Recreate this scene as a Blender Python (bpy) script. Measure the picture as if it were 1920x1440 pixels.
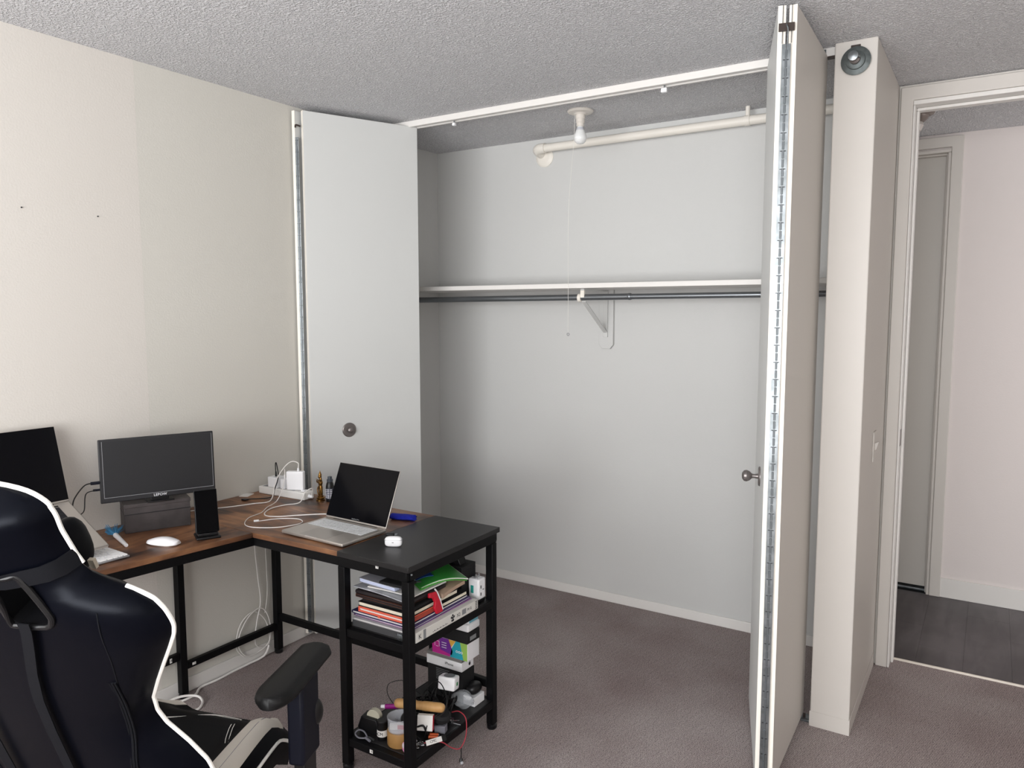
import bpy, bmesh, math, random
from mathutils import Vector, Matrix, Euler
random.seed(7)
PI = math.pi
scene = bpy.context.scene
COL = scene.collection
for o in list(bpy.data.objects):
    bpy.data.objects.remove(o)

# ------------------------------------------------------------------ camera, light, exposure
def make_camera():
    yaw, pitch, roll, fpx = 0.5645, -0.0945, -0.0008, 1422.4
    f = Vector((-math.sin(yaw)*math.cos(pitch), math.cos(yaw)*math.cos(pitch), math.sin(pitch)))
    rt = Vector((math.cos(yaw), math.sin(yaw), 0)); up = rt.cross(f)
    R = math.cos(roll)*rt + math.sin(roll)*up
    U = -math.sin(roll)*rt + math.cos(roll)*up
    m = Matrix((R, U, -f)).transposed().to_4x4()
    m.translation = Vector((2.6853, -2.9046, 1.5283))
    cd = bpy.data.cameras.new('camera'); cd.sensor_width = 36.0; cd.lens = fpx/1920*36
    cd.clip_start = 0.05; cd.clip_end = 60
    c = bpy.data.objects.new('camera', cd); COL.objects.link(c); c.matrix_world = m
    scene.camera = c
make_camera()

world = bpy.data.worlds.new('world'); scene.world = world; world.use_nodes = True
bg = world.node_tree.nodes['Background']
bg.inputs[0].default_value = (0.75, 0.87, 1.0, 1); bg.inputs[1].default_value = 1.0

def area(name, loc, rot, sx, sy, power, color):
    l = bpy.data.lights.new(name, 'AREA'); l.shape = 'RECTANGLE'; l.size = sx; l.size_y = sy
    l.energy = power; l.color = color
    o = bpy.data.objects.new(name, l); COL.objects.link(o)
    o.location = loc; o.rotation_euler = rot
    return o
# daylight through the big bedroom window behind the camera, an added upward fill, and daylight through a window at the end of the hall
area('window_daylight', (2.0, -4.72, 1.50), (math.radians(90), 0, 0), 3.5, 1.6, 56, (0.97, 0.985, 1.0))
area('ceiling_fill', (2.0, -4.71, 1.45), (math.radians(124), 0, 0), 3.5, 1.5, 182, (1.0, 0.99, 0.985))  # added fill tilted upward in the window opening to brighten the ceiling
area('hall_daylight', (5.35, 1.15, 1.35), (math.radians(90), 0, math.radians(90)), 0.9, 1.7, 24, (1.0, 0.97, 0.96))

scene.view_settings.view_transform = 'Standard'
scene.view_settings.look = 'None'
scene.view_settings.exposure = 0.0
scene.view_settings.gamma = 1.0
scene.view_settings.use_curve_mapping = False

# ------------------------------------------------------------------ materials
def lin(c):
    r = []
    for v in c:
        v = v/255.0
        r.append(v/12.92 if v <= 0.04045 else ((v+0.055)/1.055)**2.4)
    return (r[0], r[1], r[2], 1.0)

MATS = {}
def mat(name, col, rough=0.5, metal=0.0, spec=0.5, bump=None, vary=None, trans=0.0, coat=0.0, alpha=1.0, ior=1.45):
    """bump = (scale, strength, distance); vary = (scale, second colour, contrast)"""
    if name in MATS: return MATS[name]
    m = bpy.data.materials.new(name); m.use_nodes = True
    nt = m.node_tree; b = nt.nodes['Principled BSDF']
    b.inputs['Base Color'].default_value = lin(col)
    b.inputs['Roughness'].default_value = rough
    b.inputs['Metallic'].default_value = metal
    b.inputs['Specular IOR Level'].default_value = spec
    b.inputs['Transmission Weight'].default_value = trans
    b.inputs['Coat Weight'].default_value = coat
    b.inputs['IOR'].default_value = ior
    b.inputs['Alpha'].default_value = alpha
    tc = nt.nodes.new('ShaderNodeTexCoord')
    if vary:
        n = nt.nodes.new('ShaderNodeTexNoise'); n.inputs['Scale'].default_value = vary[0]; n.inputs['Detail'].default_value = 4
        nt.links.new(tc.outputs['Object'], n.inputs['Vector'])
        r = nt.nodes.new('ShaderNodeValToRGB')
        c = vary[2] if len(vary) > 2 else 0.2
        r.color_ramp.elements[0].position = 0.5-c; r.color_ramp.elements[1].position = 0.5+c
        r.color_ramp.elements[0].color = lin(col); r.color_ramp.elements[1].color = lin(vary[1])
        nt.links.new(n.outputs['Fac'], r.inputs['Fac']); nt.links.new(r.outputs['Color'], b.inputs['Base Color'])
    if bump:
        n = nt.nodes.new('ShaderNodeTexNoise'); n.inputs['Scale'].default_value = bump[0]; n.inputs['Detail'].default_value = 3
        nt.links.new(tc.outputs['Object'], n.inputs['Vector'])
        bp = nt.nodes.new('ShaderNodeBump'); bp.inputs['Strength'].default_value = bump[1]; bp.inputs['Distance'].default_value = bump[2]
        nt.links.new(n.outputs['Fac'], bp.inputs['Height']); nt.links.new(bp.outputs['Normal'], b.inputs['Normal'])
    MATS[name] = m
    return m

WALL = mat('wall_paint', (214, 209, 202), 0.62, spec=0.3, bump=(160, 0.25, 0.002))
WALLC = mat('closet_paint', (200, 200, 198), 0.55, spec=0.35, bump=(120, 0.2, 0.002))
WHITE = mat('white_gloss_paint', (222, 219, 215), 0.42, spec=0.4, bump=(60, 0.12, 0.001))
DOORW = mat('door_paint', (206, 207, 205), 0.45, spec=0.4, bump=(40, 0.08, 0.001))
EDGE = mat('door_edge_paint', (238, 232, 222), 0.5, bump=(90, 0.3, 0.001))
CREAM = mat('cream_paint', (203, 198, 192), 0.45, spec=0.4, bump=(60, 0.15, 0.001))
SHADEDOOR = mat('shade_greyed_door', (198, 194, 188), 0.5)  # hall door leaf, base colour greyed to carry the shade of its recess
BLACKM = mat('black_powder_steel', (7, 7, 9), 0.5, spec=0.22, bump=(500, 0.15, 0.0005))
BLACKP = mat('black_plastic', (12, 12, 14), 0.38)
BLACKMAT = mat('black_matte', (20, 20, 22), 0.75)
BLACKTOP = mat('black_laminate', (30, 29, 30), 0.42, spec=0.5, bump=(700, 0.1, 0.0003))
SCREEN = mat('screen_glass', (4, 4, 8), 0.12, spec=0.22)
MATTESCREEN = mat('matte_screen', (38, 38, 40), 0.5, spec=0.3)
ALU = mat('silver_aluminium', (190, 184, 178), 0.38, metal=0.75)
CHROME = mat('chrome', (185, 187, 190), 0.18, metal=1.0)
STEEL = mat('zinc_steel', (150, 155, 158), 0.38, metal=0.9, vary=(30, (115, 120, 122), 0.2))
NICKEL = mat('aged_nickel', (128, 122, 120), 0.36, metal=0.7)
RODM = mat('rod_steel', (132, 136, 140), 0.34, metal=0.85)
WPLAST = mat('white_plastic', (238, 238, 240), 0.3, spec=0.5)
WCABLE = mat('white_cable', (228, 224, 220), 0.45)
WKEY = mat('white_key', (240, 240, 240), 0.5)
GKEY = mat('pale_key', (214, 216, 218), 0.5)
BKEY = mat('black_key', (14, 14, 22), 0.5)
LEATH = mat('black_leatherette', (5, 6, 12), 0.33, spec=0.11, bump=(420, 0.12, 0.0006))
LEATH2 = mat('black_side_leatherette', (7, 7, 9), 0.5, spec=0.14, bump=(420, 0.12, 0.0006))
for _m in (LEATH, LEATH2): _m.node_tree.nodes['Principled BSDF'].inputs['Specular Tint'].default_value = (0.84, 0.88, 1.0, 1)
WLEATH = mat('white_leatherette', (206, 200, 190), 0.45, bump=(60, 0.3, 0.002))
WPIPE = mat('white_piping', (240, 238, 232), 0.4)
STRAP = mat('strap_webbing', (11, 12, 17), 0.7, spec=0.2, bump=(900, 0.4, 0.0005))
NAVYP = mat('blue_black_plastic', (12, 14, 26), 0.5, spec=0.25)
ARMP = mat('arm_pad', (10, 10, 11), 0.5, spec=0.3, bump=(600, 0.15, 0.0004))
BRASS = mat('aged_brass', (150, 112, 58), 0.33, metal=0.9, vary=(90, (88, 60, 28), 0.15))
BLUE = mat('blue_cloth', (20, 40, 190), 0.8, vary=(40, (14, 26, 140), 0.2))
TEALB = mat('blue_bristles', (58, 120, 160), 0.8)
GREEN = mat('green_card', (58, 148, 62), 0.35)
GREEN2 = mat('light_green_card', (86, 180, 70), 0.4)
TEAL = mat('teal_card', (30, 84, 84), 0.6)
NAVY = mat('navy_card', (44, 42, 92), 0.5)
BLUEC = mat('blue_card', (30, 66, 130), 0.35)
ORANGE = mat('orange_card', (226, 102, 78), 0.55)
RUST = mat('rust_card', (168, 70, 54), 0.5)
PAPER = mat('paper', (226, 224, 220), 0.8)
IVORY = mat('ivory_paper', (232, 224, 204), 0.8)
GREYC = mat('grey_card', (70, 70, 72), 0.6)
LILAC = mat('lilac_card', (156, 108, 160), 0.5)
BROWN = mat('brown_leather', (82, 52, 42), 0.55)
BROWNBLK = mat('black_brown_leather', (36, 30, 32), 0.5)
RED = mat('red_plastic', (190, 22, 46), 0.35)
TAN = mat('tan_paper', (176, 150, 130), 0.7)
PLASTFILM = mat('clear_sleeve', (210, 214, 220), 0.2, alpha=0.55, spec=0.6)
CLEAR = mat('clear_plastic', (235, 238, 245), 0.08, alpha=0.28, spec=0.7)
TAPE = mat('brown_tape', (166, 126, 76), 0.35)
CORK = mat('pale_wood', (206, 164, 108), 0.5, vary=(30, (186, 140, 86), 0.2))
PINK = mat('pink_plastic', (232, 150, 190), 0.35)
PURPLE = mat('purple_plastic', (140, 24, 120), 0.3)
MAGENTA = mat('magenta_print', (188, 40, 140), 0.4)
PURP2 = mat('violet_print', (112, 44, 150), 0.4)
TEALP = mat('teal_print', (40, 160, 178), 0.4)
YELP = mat('yellow_print', (226, 176, 76), 0.4)
LIMEP = mat('lime_print', (150, 190, 90), 0.4)
AQUA = mat('aqua_print', (120, 178, 196), 0.4)
INK = mat('dark_ink', (24, 24, 28), 0.6)
WINK = mat('white_ink', (235, 235, 240), 0.5)
GREYI = mat('grey_print', (130, 132, 134), 0.6)
REDW = mat('red_wire', (176, 60, 72), 0.5)
ORW = mat('orange_metal', (200, 92, 50), 0.4, metal=0.3)
GREYP = mat('grey_plastic', (122, 122, 130), 0.45)
BULB = mat('frosted_bulb', (232, 233, 232), 0.15, spec=0.6)
PORC = mat('porcelain', (214, 208, 200), 0.35)
PIPE = mat('painted_pipe', (228, 223, 214), 0.4, bump=(50, 0.15, 0.001))
BROWNP = mat('brown_metal', (60, 50, 46), 0.5, metal=0.3)
GREYWOOD = mat('grey_wood', (72, 66, 66), 0.6, vary=(14, (50, 46, 46), 0.2))

def carpet():
    m = bpy.data.materials.new('mauve_grey_carpet'); m.use_nodes = True
    nt = m.node_tree; b = nt.nodes['Principled BSDF']; N = nt.nodes.new; L = nt.links.new
    tc = N('ShaderNodeTexCoord')
    w = N('ShaderNodeTexWave'); w.bands_direction = 'X'; w.inputs['Scale'].default_value = 52
    w.inputs['Distortion'].default_value = 9; w.inputs['Detail'].default_value = 2.5; w.inputs['Detail Scale'].default_value = 2.4
    mp = N('ShaderNodeMapping'); mp.inputs['Rotation'].default_value = (0, 0, math.radians(14))
    L(tc.outputs['Object'], mp.inputs['Vector']); L(mp.outputs['Vector'], w.inputs['Vector'])
    n = N('ShaderNodeTexNoise'); n.inputs['Scale'].default_value = 260; n.inputs['Detail'].default_value = 2
    L(tc.outputs['Object'], n.inputs['Vector'])
    mx = N('ShaderNodeMath'); mx.operation = 'MULTIPLY_ADD'; mx.inputs[1].default_value = 0.45
    L(w.outputs['Fac'], mx.inputs[0]); L(n.outputs['Fac'], mx.inputs[2])
    r = N('ShaderNodeValToRGB'); r.color_ramp.elements[0].position = 0.35; r.color_ramp.elements[1].position = 1.0
    r.color_ramp.elements[0].color = lin((118, 109, 109)); r.color_ramp.elements[1].color = lin((188, 177, 174))
    L(mx.outputs[0], r.inputs['Fac'])
    n2 = N('ShaderNodeTexNoise'); n2.inputs['Scale'].default_value = 1.6; n2.inputs['Detail'].default_value = 3
    L(tc.outputs['Object'], n2.inputs['Vector'])
    r2 = N('ShaderNodeValToRGB'); r2.color_ramp.elements[0].color = lin((222, 214, 214)); r2.color_ramp.elements[1].color = (1, 1, 1, 1)
    r2.color_ramp.elements[0].position = 0.35; r2.color_ramp.elements[1].position = 0.65
    L(n2.outputs['Fac'], r2.inputs['Fac'])
    mm = N('ShaderNodeMix'); mm.data_type = 'RGBA'; mm.blend_type = 'MULTIPLY'; mm.inputs[0].default_value = 1
    L(r.outputs['Color'], mm.inputs[6]); L(r2.outputs['Color'], mm.inputs[7])
    L(mm.outputs[2], b.inputs['Base Color'])
    b.inputs['Roughness'].default_value = 0.95; b.inputs['Specular IOR Level'].default_value = 0.1
    bp = N('ShaderNodeBump'); bp.inputs['Strength'].default_value = 0.7; bp.inputs['Distance'].default_value = 0.004
    L(mx.outputs[0], bp.inputs['Height']); L(bp.outputs['Normal'], b.inputs['Normal'])
    return m
CARPET = carpet()

def stipple():
    m = bpy.data.materials.new('stippled_ceiling'); m.use_nodes = True
    nt = m.node_tree; b = nt.nodes['Principled BSDF']; N = nt.nodes.new; L = nt.links.new
    tc = N('ShaderNodeTexCoord')
    n = N('ShaderNodeTexNoise'); n.inputs['Scale'].default_value = 120; n.inputs['Detail'].default_value = 2.5; n.inputs['Roughness'].default_value = 0.6
    L(tc.outputs['Object'], n.inputs['Vector'])
    r = N('ShaderNodeValToRGB'); r.color_ramp.elements[0].position = 0.42; r.color_ramp.elements[1].position = 0.66
    L(n.outputs['Fac'], r.inputs['Fac'])
    rc = N('ShaderNodeValToRGB'); rc.color_ramp.elements[0].position = 0.2; rc.color_ramp.elements[1].position = 0.8
    rc.color_ramp.elements[0].color = lin((220, 219, 222)); rc.color_ramp.elements[1].color = lin((246, 246, 248))
    L(r.outputs['Color'], rc.inputs['Fac']); L(rc.outputs['Color'], b.inputs['Base Color'])
    bp = N('ShaderNodeBump'); bp.inputs['Strength'].default_value = 1.0; bp.inputs['Distance'].default_value = 0.008
    L(r.outputs['Color'], bp.inputs['Height']); L(bp.outputs['Normal'], b.inputs['Normal'])
    b.inputs['Roughness'].default_value = 0.7; b.inputs['Specular IOR Level'].default_value = 0.3
    return m
CEIL = stipple()

def rustic(name='rustic_brown_wood', rot=0.0, dark=(54, 37, 30), mid=(112, 75, 51), light=(158, 112, 76), sc=1.0, rough=0.42):
    m = bpy.data.materials.new(name); m.use_nodes = True
    nt = m.node_tree; b = nt.nodes['Principled BSDF']; N = nt.nodes.new; L = nt.links.new
    tc = N('ShaderNodeTexCoord'); mp = N('ShaderNodeMapping')
    mp.inputs['Scale'].default_value = (14*sc, 2.2*sc, 8) if rot else (2.2*sc, 14*sc, 8)
    L(tc.outputs['Object'], mp.inputs['Vector'])
    n = N('ShaderNodeTexNoise'); n.inputs['Scale'].default_value = 1.6; n.inputs['Detail'].default_value = 6; n.inputs['Distortion'].default_value = 1.2
    L(mp.outputs['Vector'], n.inputs['Vector'])
    n2 = N('ShaderNodeTexNoise'); n2.inputs['Scale'].default_value = 5.5*sc; n2.inputs['Detail'].default_value = 3
    L(tc.outputs['Object'], n2.inputs['Vector'])
    a = N('ShaderNodeMath'); a.operation = 'MULTIPLY_ADD'; a.inputs[1].default_value = 0.6; 
    L(n2.outputs['Fac'], a.inputs[0])
    s = N('ShaderNodeMath'); s.operation = 'MULTIPLY'; s.inputs[1].default_value = 0.5
    L(n.outputs['Fac'], s.inputs[0]); L(s.outputs[0], a.inputs[2])
    r = N('ShaderNodeValToRGB'); e = r.color_ramp.elements
    e[0].position = 0.42; e[0].color = lin(dark); e[1].position = 0.68; e[1].color = lin(light)
    x = e.new(0.54); x.color = lin(mid)
    L(a.outputs[0], r.inputs['Fac']); L(r.outputs['Color'], b.inputs['Base Color'])
    b.inputs['Roughness'].default_value = rough
    bp = N('ShaderNodeBump'); bp.inputs['Strength'].default_value = 0.15; bp.inputs['Distance'].default_value = 0.001
    L(n.outputs['Fac'], bp.inputs['Height']); L(bp.outputs['Normal'], b.inputs['Normal'])
    return m
WOOD_Y = rustic('rustic_wood_along_wall', PI/2)
WOOD_X = rustic('rustic_wood_across', 0)
LAMS = [rustic('dark_laminate_%d' % i, PI/2, (52+i*2, 46+i*2, 48+i*2), (66+i*2, 60+i*2, 62+i*2), (84+i*2, 78+i*2, 80+i*2), 0.6, 0.4) for i in range(3)]

# ------------------------------------------------------------------ mesh helpers
def wm(o):
    m = o.matrix_basis.copy()
    while o.parent: o = o.parent; m = o.matrix_basis @ m
    return m

class MB:
    def __init__(s): s.bm = bmesh.new()
    def faces(s, vs, fs):
        v = [s.bm.verts.new(p) for p in vs]
        for f in fs:
            try: s.bm.faces.new([v[i] for i in f])
            except ValueError: pass
        return s
    def hexa(s, p):
        return s.faces(p, [(0,3,2,1),(4,5,6,7),(0,1,5,4),(1,2,6,5),(2,3,7,6),(3,0,4,7)])
    def box(s, x0, x1, y0, y1, z0, z1, M=None):
        p = [Vector(q) for q in ((x0,y0,z0),(x1,y0,z0),(x1,y1,z0),(x0,y1,z0),(x0,y0,z1),(x1,y0,z1),(x1,y1,z1),(x0,y1,z1))]
        if M: p = [M @ q for q in p]
        return s.hexa(p)
    def prism(s, poly, z0, z1, M=None):
        n = len(poly)
        p = [Vector((a, b, z0)) for a, b in poly] + [Vector((a, b, z1)) for a, b in poly]
        if M: p = [M @ q for q in p]
        fs = [tuple(range(n-1, -1, -1)), tuple(range(n, 2*n))] + [(i, (i+1) % n, n+(i+1) % n, n+i) for i in range(n)]
        return s.faces(p, fs)
    def lathe(s, prof, n=24, M=None, sx=1, sy=1):
        vs = []; fs = []
        for r, z in prof:
            for k in range(n):
                a = 2*PI*k/n; vs.append(Vector((r*math.cos(a)*sx, r*math.sin(a)*sy, z)))
        for i in range(len(prof)-1):
            for k in range(n):
                fs.append((i*n+k, i*n+(k+1) % n, (i+1)*n+(k+1) % n, (i+1)*n+k))
        fs.append(tuple(range(n-1, -1, -1))); fs.append(tuple((len(prof)-1)*n+k for k in range(n)))
        if M: vs = [M @ v for v in vs]
        return s.faces(vs, fs)
    def cyl(s, a, b, r, n=12, r2=None):
        a = Vector(a); b = Vector(b); d = b-a
        M = Matrix.Translation(a) @ d.to_track_quat('Z', 'Y').to_matrix().to_4x4()
        return s.lathe([(r, 0), (r if r2 is None else r2, d.length)], n, M)
    def tube(s, pts, r, n=7, smooth=6, closed=False):
        pts = [Vector(p) for p in pts]
        if smooth and len(pts) > 2:
            q = []; m = len(pts); rng = range(m if closed else m-1)
            for i in rng:
                if closed: p0, p1, p2, p3 = pts[(i-1) % m], pts[i], pts[(i+1) % m], pts[(i+2) % m]
                else: p0, p1, p2, p3 = pts[max(i-1, 0)], pts[i], pts[i+1], pts[min(i+2, m-1)]
                for k in range(smooth):
                    t = k/smooth
                    q.append(0.5*((2*p1)+(p2-p0)*t+(2*p0-5*p1+4*p2-p3)*t*t+(3*p1-p0-3*p2+p3)*t**3))
            if not closed: q.append(pts[-1])
            pts = q
        m = len(pts); rings = []; up = None
        for i in range(m):
            if closed: d = pts[(i+1) % m]-pts[(i-1) % m]
            else: d = pts[min(i+1, m-1)]-pts[max(i-1, 0)]
            if d.length < 1e-9: d = Vector((0, 0, 1))
            d.normalize()
            if up is None: up = d.orthogonal().normalized()
            up = (up-d*up.dot(d))
            up = d.orthogonal() if up.length < 1e-6 else up
            up.normalize(); sd = d.cross(up)
            rings.append([s.bm.verts.new(pts[i]+r*(math.cos(2*PI*k/n)*up+math.sin(2*PI*k/n)*sd)) for k in range(n)])
        for i in range(m if closed else m-1):
            a, b = rings[i], rings[(i+1) % m]
            for k in range(n): s.bm.faces.new((a[k], a[(k+1) % n], b[(k+1) % n], b[k]))
        if not closed:
            s.bm.faces.new(rings[0][::-1]); s.bm.faces.new(rings[-1])
        return s
    def grid(s, rows, closed_u=False, caps=False):
        V = [[s.bm.verts.new(p) for p in r] for r in rows]
        for i in range(len(V)-1):
            n = len(V[i])
            for k in range(n if closed_u else n-1):
                s.bm.faces.new((V[i][k], V[i][(k+1) % n], V[i+1][(k+1) % n], V[i+1][k]))
        if caps: s.bm.faces.new(V[0][::-1]); s.bm.faces.new(V[-1])
        return s
    def sphere(s, c, rx, ry=None, rz=None, n=14, m=9, M=None, e=1.0):
        ry = ry or rx; rz = rz or rx; rows = []
        pw = lambda v: math.copysign(abs(v)**e, v)
        for i in range(m+1):
            a = -PI/2+PI*i/m; rr = max(math.cos(a), 1e-3)
            rows.append([Vector((rx*pw(rr)*pw(math.cos(2*PI*k/n)), ry*pw(rr)*pw(math.sin(2*PI*k/n)), rz*pw(math.sin(a)))) for k in range(n)])
        for r in rows:
            for v in r:
                if M: v.xyz = M @ v
                v += Vector(c)
        return s.grid(rows, True, True)
    def build(s, name, m, parent=None, bevel=0, local=False, ang=35, smooth=True, label=None, kind=None, segs=2):
        bm = s.bm
        bmesh.ops.recalc_face_normals(bm, faces=bm.faces)
        me = bpy.data.meshes.new(name); bm.to_mesh(me); bm.free()
        if m is not None: me.materials.append(m)
        if parent is not None and not local: me.transform(wm(parent).inverted())
        o = bpy.data.objects.new(name, me); COL.objects.link(o)
        if parent is not None: o.parent = parent
        if bevel:
            b = o.modifiers.new('bevel', 'BEVEL'); b.width = bevel; b.segments = segs; b.limit_method = 'ANGLE'; b.angle_limit = math.radians(40)
        if smooth:
            for p in me.polygons: p.use_smooth = True
            me.set_sharp_from_angle(angle=math.radians(ang))
        if label: o['label'] = label
        if kind: o['kind'] = kind
        return o

def empty(name, loc, rz=0.0, rot=None):
    o = bpy.data.objects.new(name, None); COL.objects.link(o)
    o.location = loc; o.rotation_euler = rot if rot else (0, 0, rz); o.empty_display_size = 0.05
    return o
def tag(o, label, cat, group=None):
    o['label'] = label; o['category'] = cat
    if group: o['group'] = group
    return o
def struct(o, label=None):
    o['kind'] = 'structure'
    if label: o['label'] = label
    return o
def B(x0, x1, y0, y1, z0, z1): return MB().box(x0, x1, y0, y1, z0, z1)
def text(s, size, M, m, name, parent, depth=0.0004, local=False, kindlabel=None):
    c = bpy.data.curves.new(name, 'FONT'); c.body = s; c.size = size; c.extrude = depth
    c.align_x = 'CENTER'; c.align_y = 'CENTER'; c.resolution_u = 2
    t = bpy.data.objects.new(name+'_tmp', c)
    COL.objects.link(t)
    dg = bpy.context.evaluated_depsgraph_get(); dg.update()
    me = bpy.data.meshes.new_from_object(t.evaluated_get(dg))
    bpy.data.objects.remove(t); me.name = name
    me.transform(M)
    if parent is not None and not local: me.transform(wm(parent).inverted())
    me.materials.clear(); me.materials.append(m)
    o = bpy.data.objects.new(name, me); COL.objects.link(o)
    if parent is not None: o.parent = parent
    if kindlabel: o['label'] = kindlabel
    return o
def frame3(o, x, y):       # matrix from origin, text direction x, text up y
    x = Vector(x).normalized(); y = Vector(y); y = (y-x*y.dot(x)).normalized(); z = x.cross(y)
    m = Matrix((x, y, z)).transposed().to_4x4(); m.translation = Vector(o)
    return m

# ------------------------------------------------------------------ the setting
H = 2.44
T = 0.12
struct(B(-0.25, 4.2, -4.7, 0.72, -0.06, 0.0).build('floor', CARPET, smooth=False), 'mauve grey looped carpet')
fh = struct(B(1.9, 5.4, 0.72, 1.80, -0.06, -0.008).build('floor_hall', BLACKMAT, smooth=False), 'dark grey brown laminate in the hall')
x = 1.93; i = 0
while x < 5.38:
    ys = [0.735, (0.95, 1.45, 1.2)[(i*7) % 3], 1.684]
    for k in range(2):
        B(x, min(x+0.1784, 5.39), ys[k], ys[k+1]-0.0006, -0.008, 0.0).build('plank', LAMS[(i*2+k*2+i//2) % 3], fh, smooth=False)
    x += 0.179; i += 1
struct(B(2.36, 3.22, 0.716, 0.728, -0.005, 0.007).build('trim_1', mat('threshold_metal', (232, 224, 212), 0.4, metal=0.2), bevel=0.002), 'thin metal threshold strip')
struct(B(-0.25, 5.4, -4.7, 1.75, H, H+0.08).build('ceiling', CEIL, smooth=False), 'white stippled ceiling')
struct(B(-T, 0.0, -4.7, -1.232, 0, H).build('wall_left', WALL, smooth=False), 'left wall, lighter part')
struct(B(-T, -0.0003, -1.232, 0.02, 0, H).build('wall_left', mat('wall_darker_tone', (209, 206, 198), 0.62, spec=0.3, bump=(160, 0.25, 0.002)), smooth=False), 'left wall, slightly darker part')  # wall in two tones, this stretch slightly darker
struct(B(-0.2, -0.086, 0.02, 0.80, 0, H).build('wall_closet_left', WALLC, smooth=False))
struct(B(-0.2, 2.181, 0.665, 0.80, 0, H).build('wall_closet_back', WALLC, smooth=False))
struct(B(2.181, 2.315, -0.046, 0.80, 0, H).build('wall_partition', CREAM, smooth=False, bevel=0.004))
wd = MB(); wd.box(2.315, 2.375, 0.635, 0.755, 0, H); wd.box(3.22, 4.2, 0.635, 0.755, 0, H); wd.box(2.375, 3.22, 0.635, 0.755, 2.38, H)
struct(wd.build('wall_door', WALL, smooth=False))
struct(B(4.2, 4.32, -4.7, 0.755, 0, H).build('wall_right', WALL, smooth=False))
wf = MB()
wx0, wx1, wz0, wz1 = 0.22, 3.78, 0.65, 2.34
wf.box(-T, wx0, -4.72, -4.6, 0, H); wf.box(wx1, 4.32, -4.72, -4.6, 0, H)
wf.box(wx0, wx1, -4.72, -4.6, 0, wz0); wf.box(wx0, wx1, -4.72, -4.6, wz1, H)
struct(wf.build('wall_window', WALL, smooth=False))
w1 = MB()
for a, b in ((wx0, wx0+0.04), ((wx0+wx1)/2-0.02, (wx0+wx1)/2+0.02), (wx1-0.04, wx1)): w1.box(a, b, -4.68, -4.64, wz0, wz1)
w1.box(wx0, wx1, -4.68, -4.64, wz0, wz0+0.04); w1.box(wx0, wx1, -4.68, -4.64, wz1-0.04, wz1)
struct(w1.build('window_1', WHITE))
# hall
wh = MB(); wh.box(1.9, 1.95, 1.684, 1.80, 0, H); wh.box(2.46, 5.4, 1.684, 1.80, 0, H); wh.box(1.95, 2.46, 1.684, 1.80, 2.36, H)
wh.box(1.95, 2.46, 1.79, 1.80, 0, 2.36)
struct(wh.build('wall_hall_back', mat('hall_paint', (220, 212, 209), 0.6, bump=(140, 0.2, 0.002)), smooth=False))
struct(B(1.78, 1.9, 0.755, 1.80, 0, H).build('wall_hall_left', WALL, smooth=False))
struct(B(4.2, 5.4, 0.635, 0.755, 0, H).build('wall_hall_front', WALL, smooth=False))
wr = MB(); wr.box(5.4, 5.5, 0.6, 1.80, 0, 0.4); wr.box(5.4, 5.5, 0.6, 1.80, 2.25, H)
wr.box(5.4, 5.5, 0.6, 0.7, 0.4, 2.25); wr.box(5.4, 5.5, 1.62, 1.80, 0.4, 2.25)
struct(wr.build('wall_hall_right', WALL, smooth=False))
# baseboards
struct(B(-0.086, 2.181, 0.656, 0.665, 0, 0.05).build('baseboard_closet_back', WHITE, bevel=0.003))
struct(B(-0.086, -0.077, 0.03, 0.656, 0, 0.05).build('baseboard_closet_left', WHITE, bevel=0.003))
struct(B(0.0, 0.009, -4.6, 0.02, 0, 0.058).build('baseboard_left', WHITE, bevel=0.003))
bp_ = MB(); bp_.box(2.179, 2.317, -0.048, -0.0461, 0, 0.058); bp_.box(2.3151, 2.317, -0.046, 0.615, 0, 0.058)
struct(bp_.build('baseboard_partition', CREAM, bevel=0.002))
struct(B(2.51, 5.4, 1.672, 1.684, 0, 0.105).build('baseboard_hall', WHITE, bevel=0.002))
# bedroom door frame
tr = MB()
XZ = Matrix(((1, 0, 0, 0), (0, 0, 1, 0), (0, 1, 0, 0), (0, 0, 0, 1)))
tr.prism([(2.322, 0), (2.368, 0), (2.368, 2.375), (3.205, 2.375), (3.205, 0), (3.26, 0), (3.26, 2.43), (2.322, 2.43)], 0.612, 0.635, XZ)
struct(tr.build('trim_2', CREAM, bevel=0.004), 'cream painted casing around the bedroom doorway')
tj = MB()
tj.box(2.3685, 2.376, 0.618, 0.765, 0, 2.3565); tj.box(2.3765, 2.386, 0.68, 0.72, 0, 2.3445)
tj.box(3.1955, 3.2045, 0.618, 0.765, 0, 2.3565); tj.box(2.3685, 3.2045, 0.618, 0.765, 2.357, 2.3745); tj.box(2.3765, 3.195, 0.68, 0.72, 2.345, 2.3565)
struct(tj.build('trim_3', WHITE, bevel=0.002), 'white jamb and stop inside the bedroom doorway')
sp = B(2.3735, 2.3775, 0.628, 0.672, 0.965, 1.035).build('strike_plate', NICKEL, bevel=0.001)
tag(sp, 'dark metal strike plate on the bedroom door jamb', 'strike plate')
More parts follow.
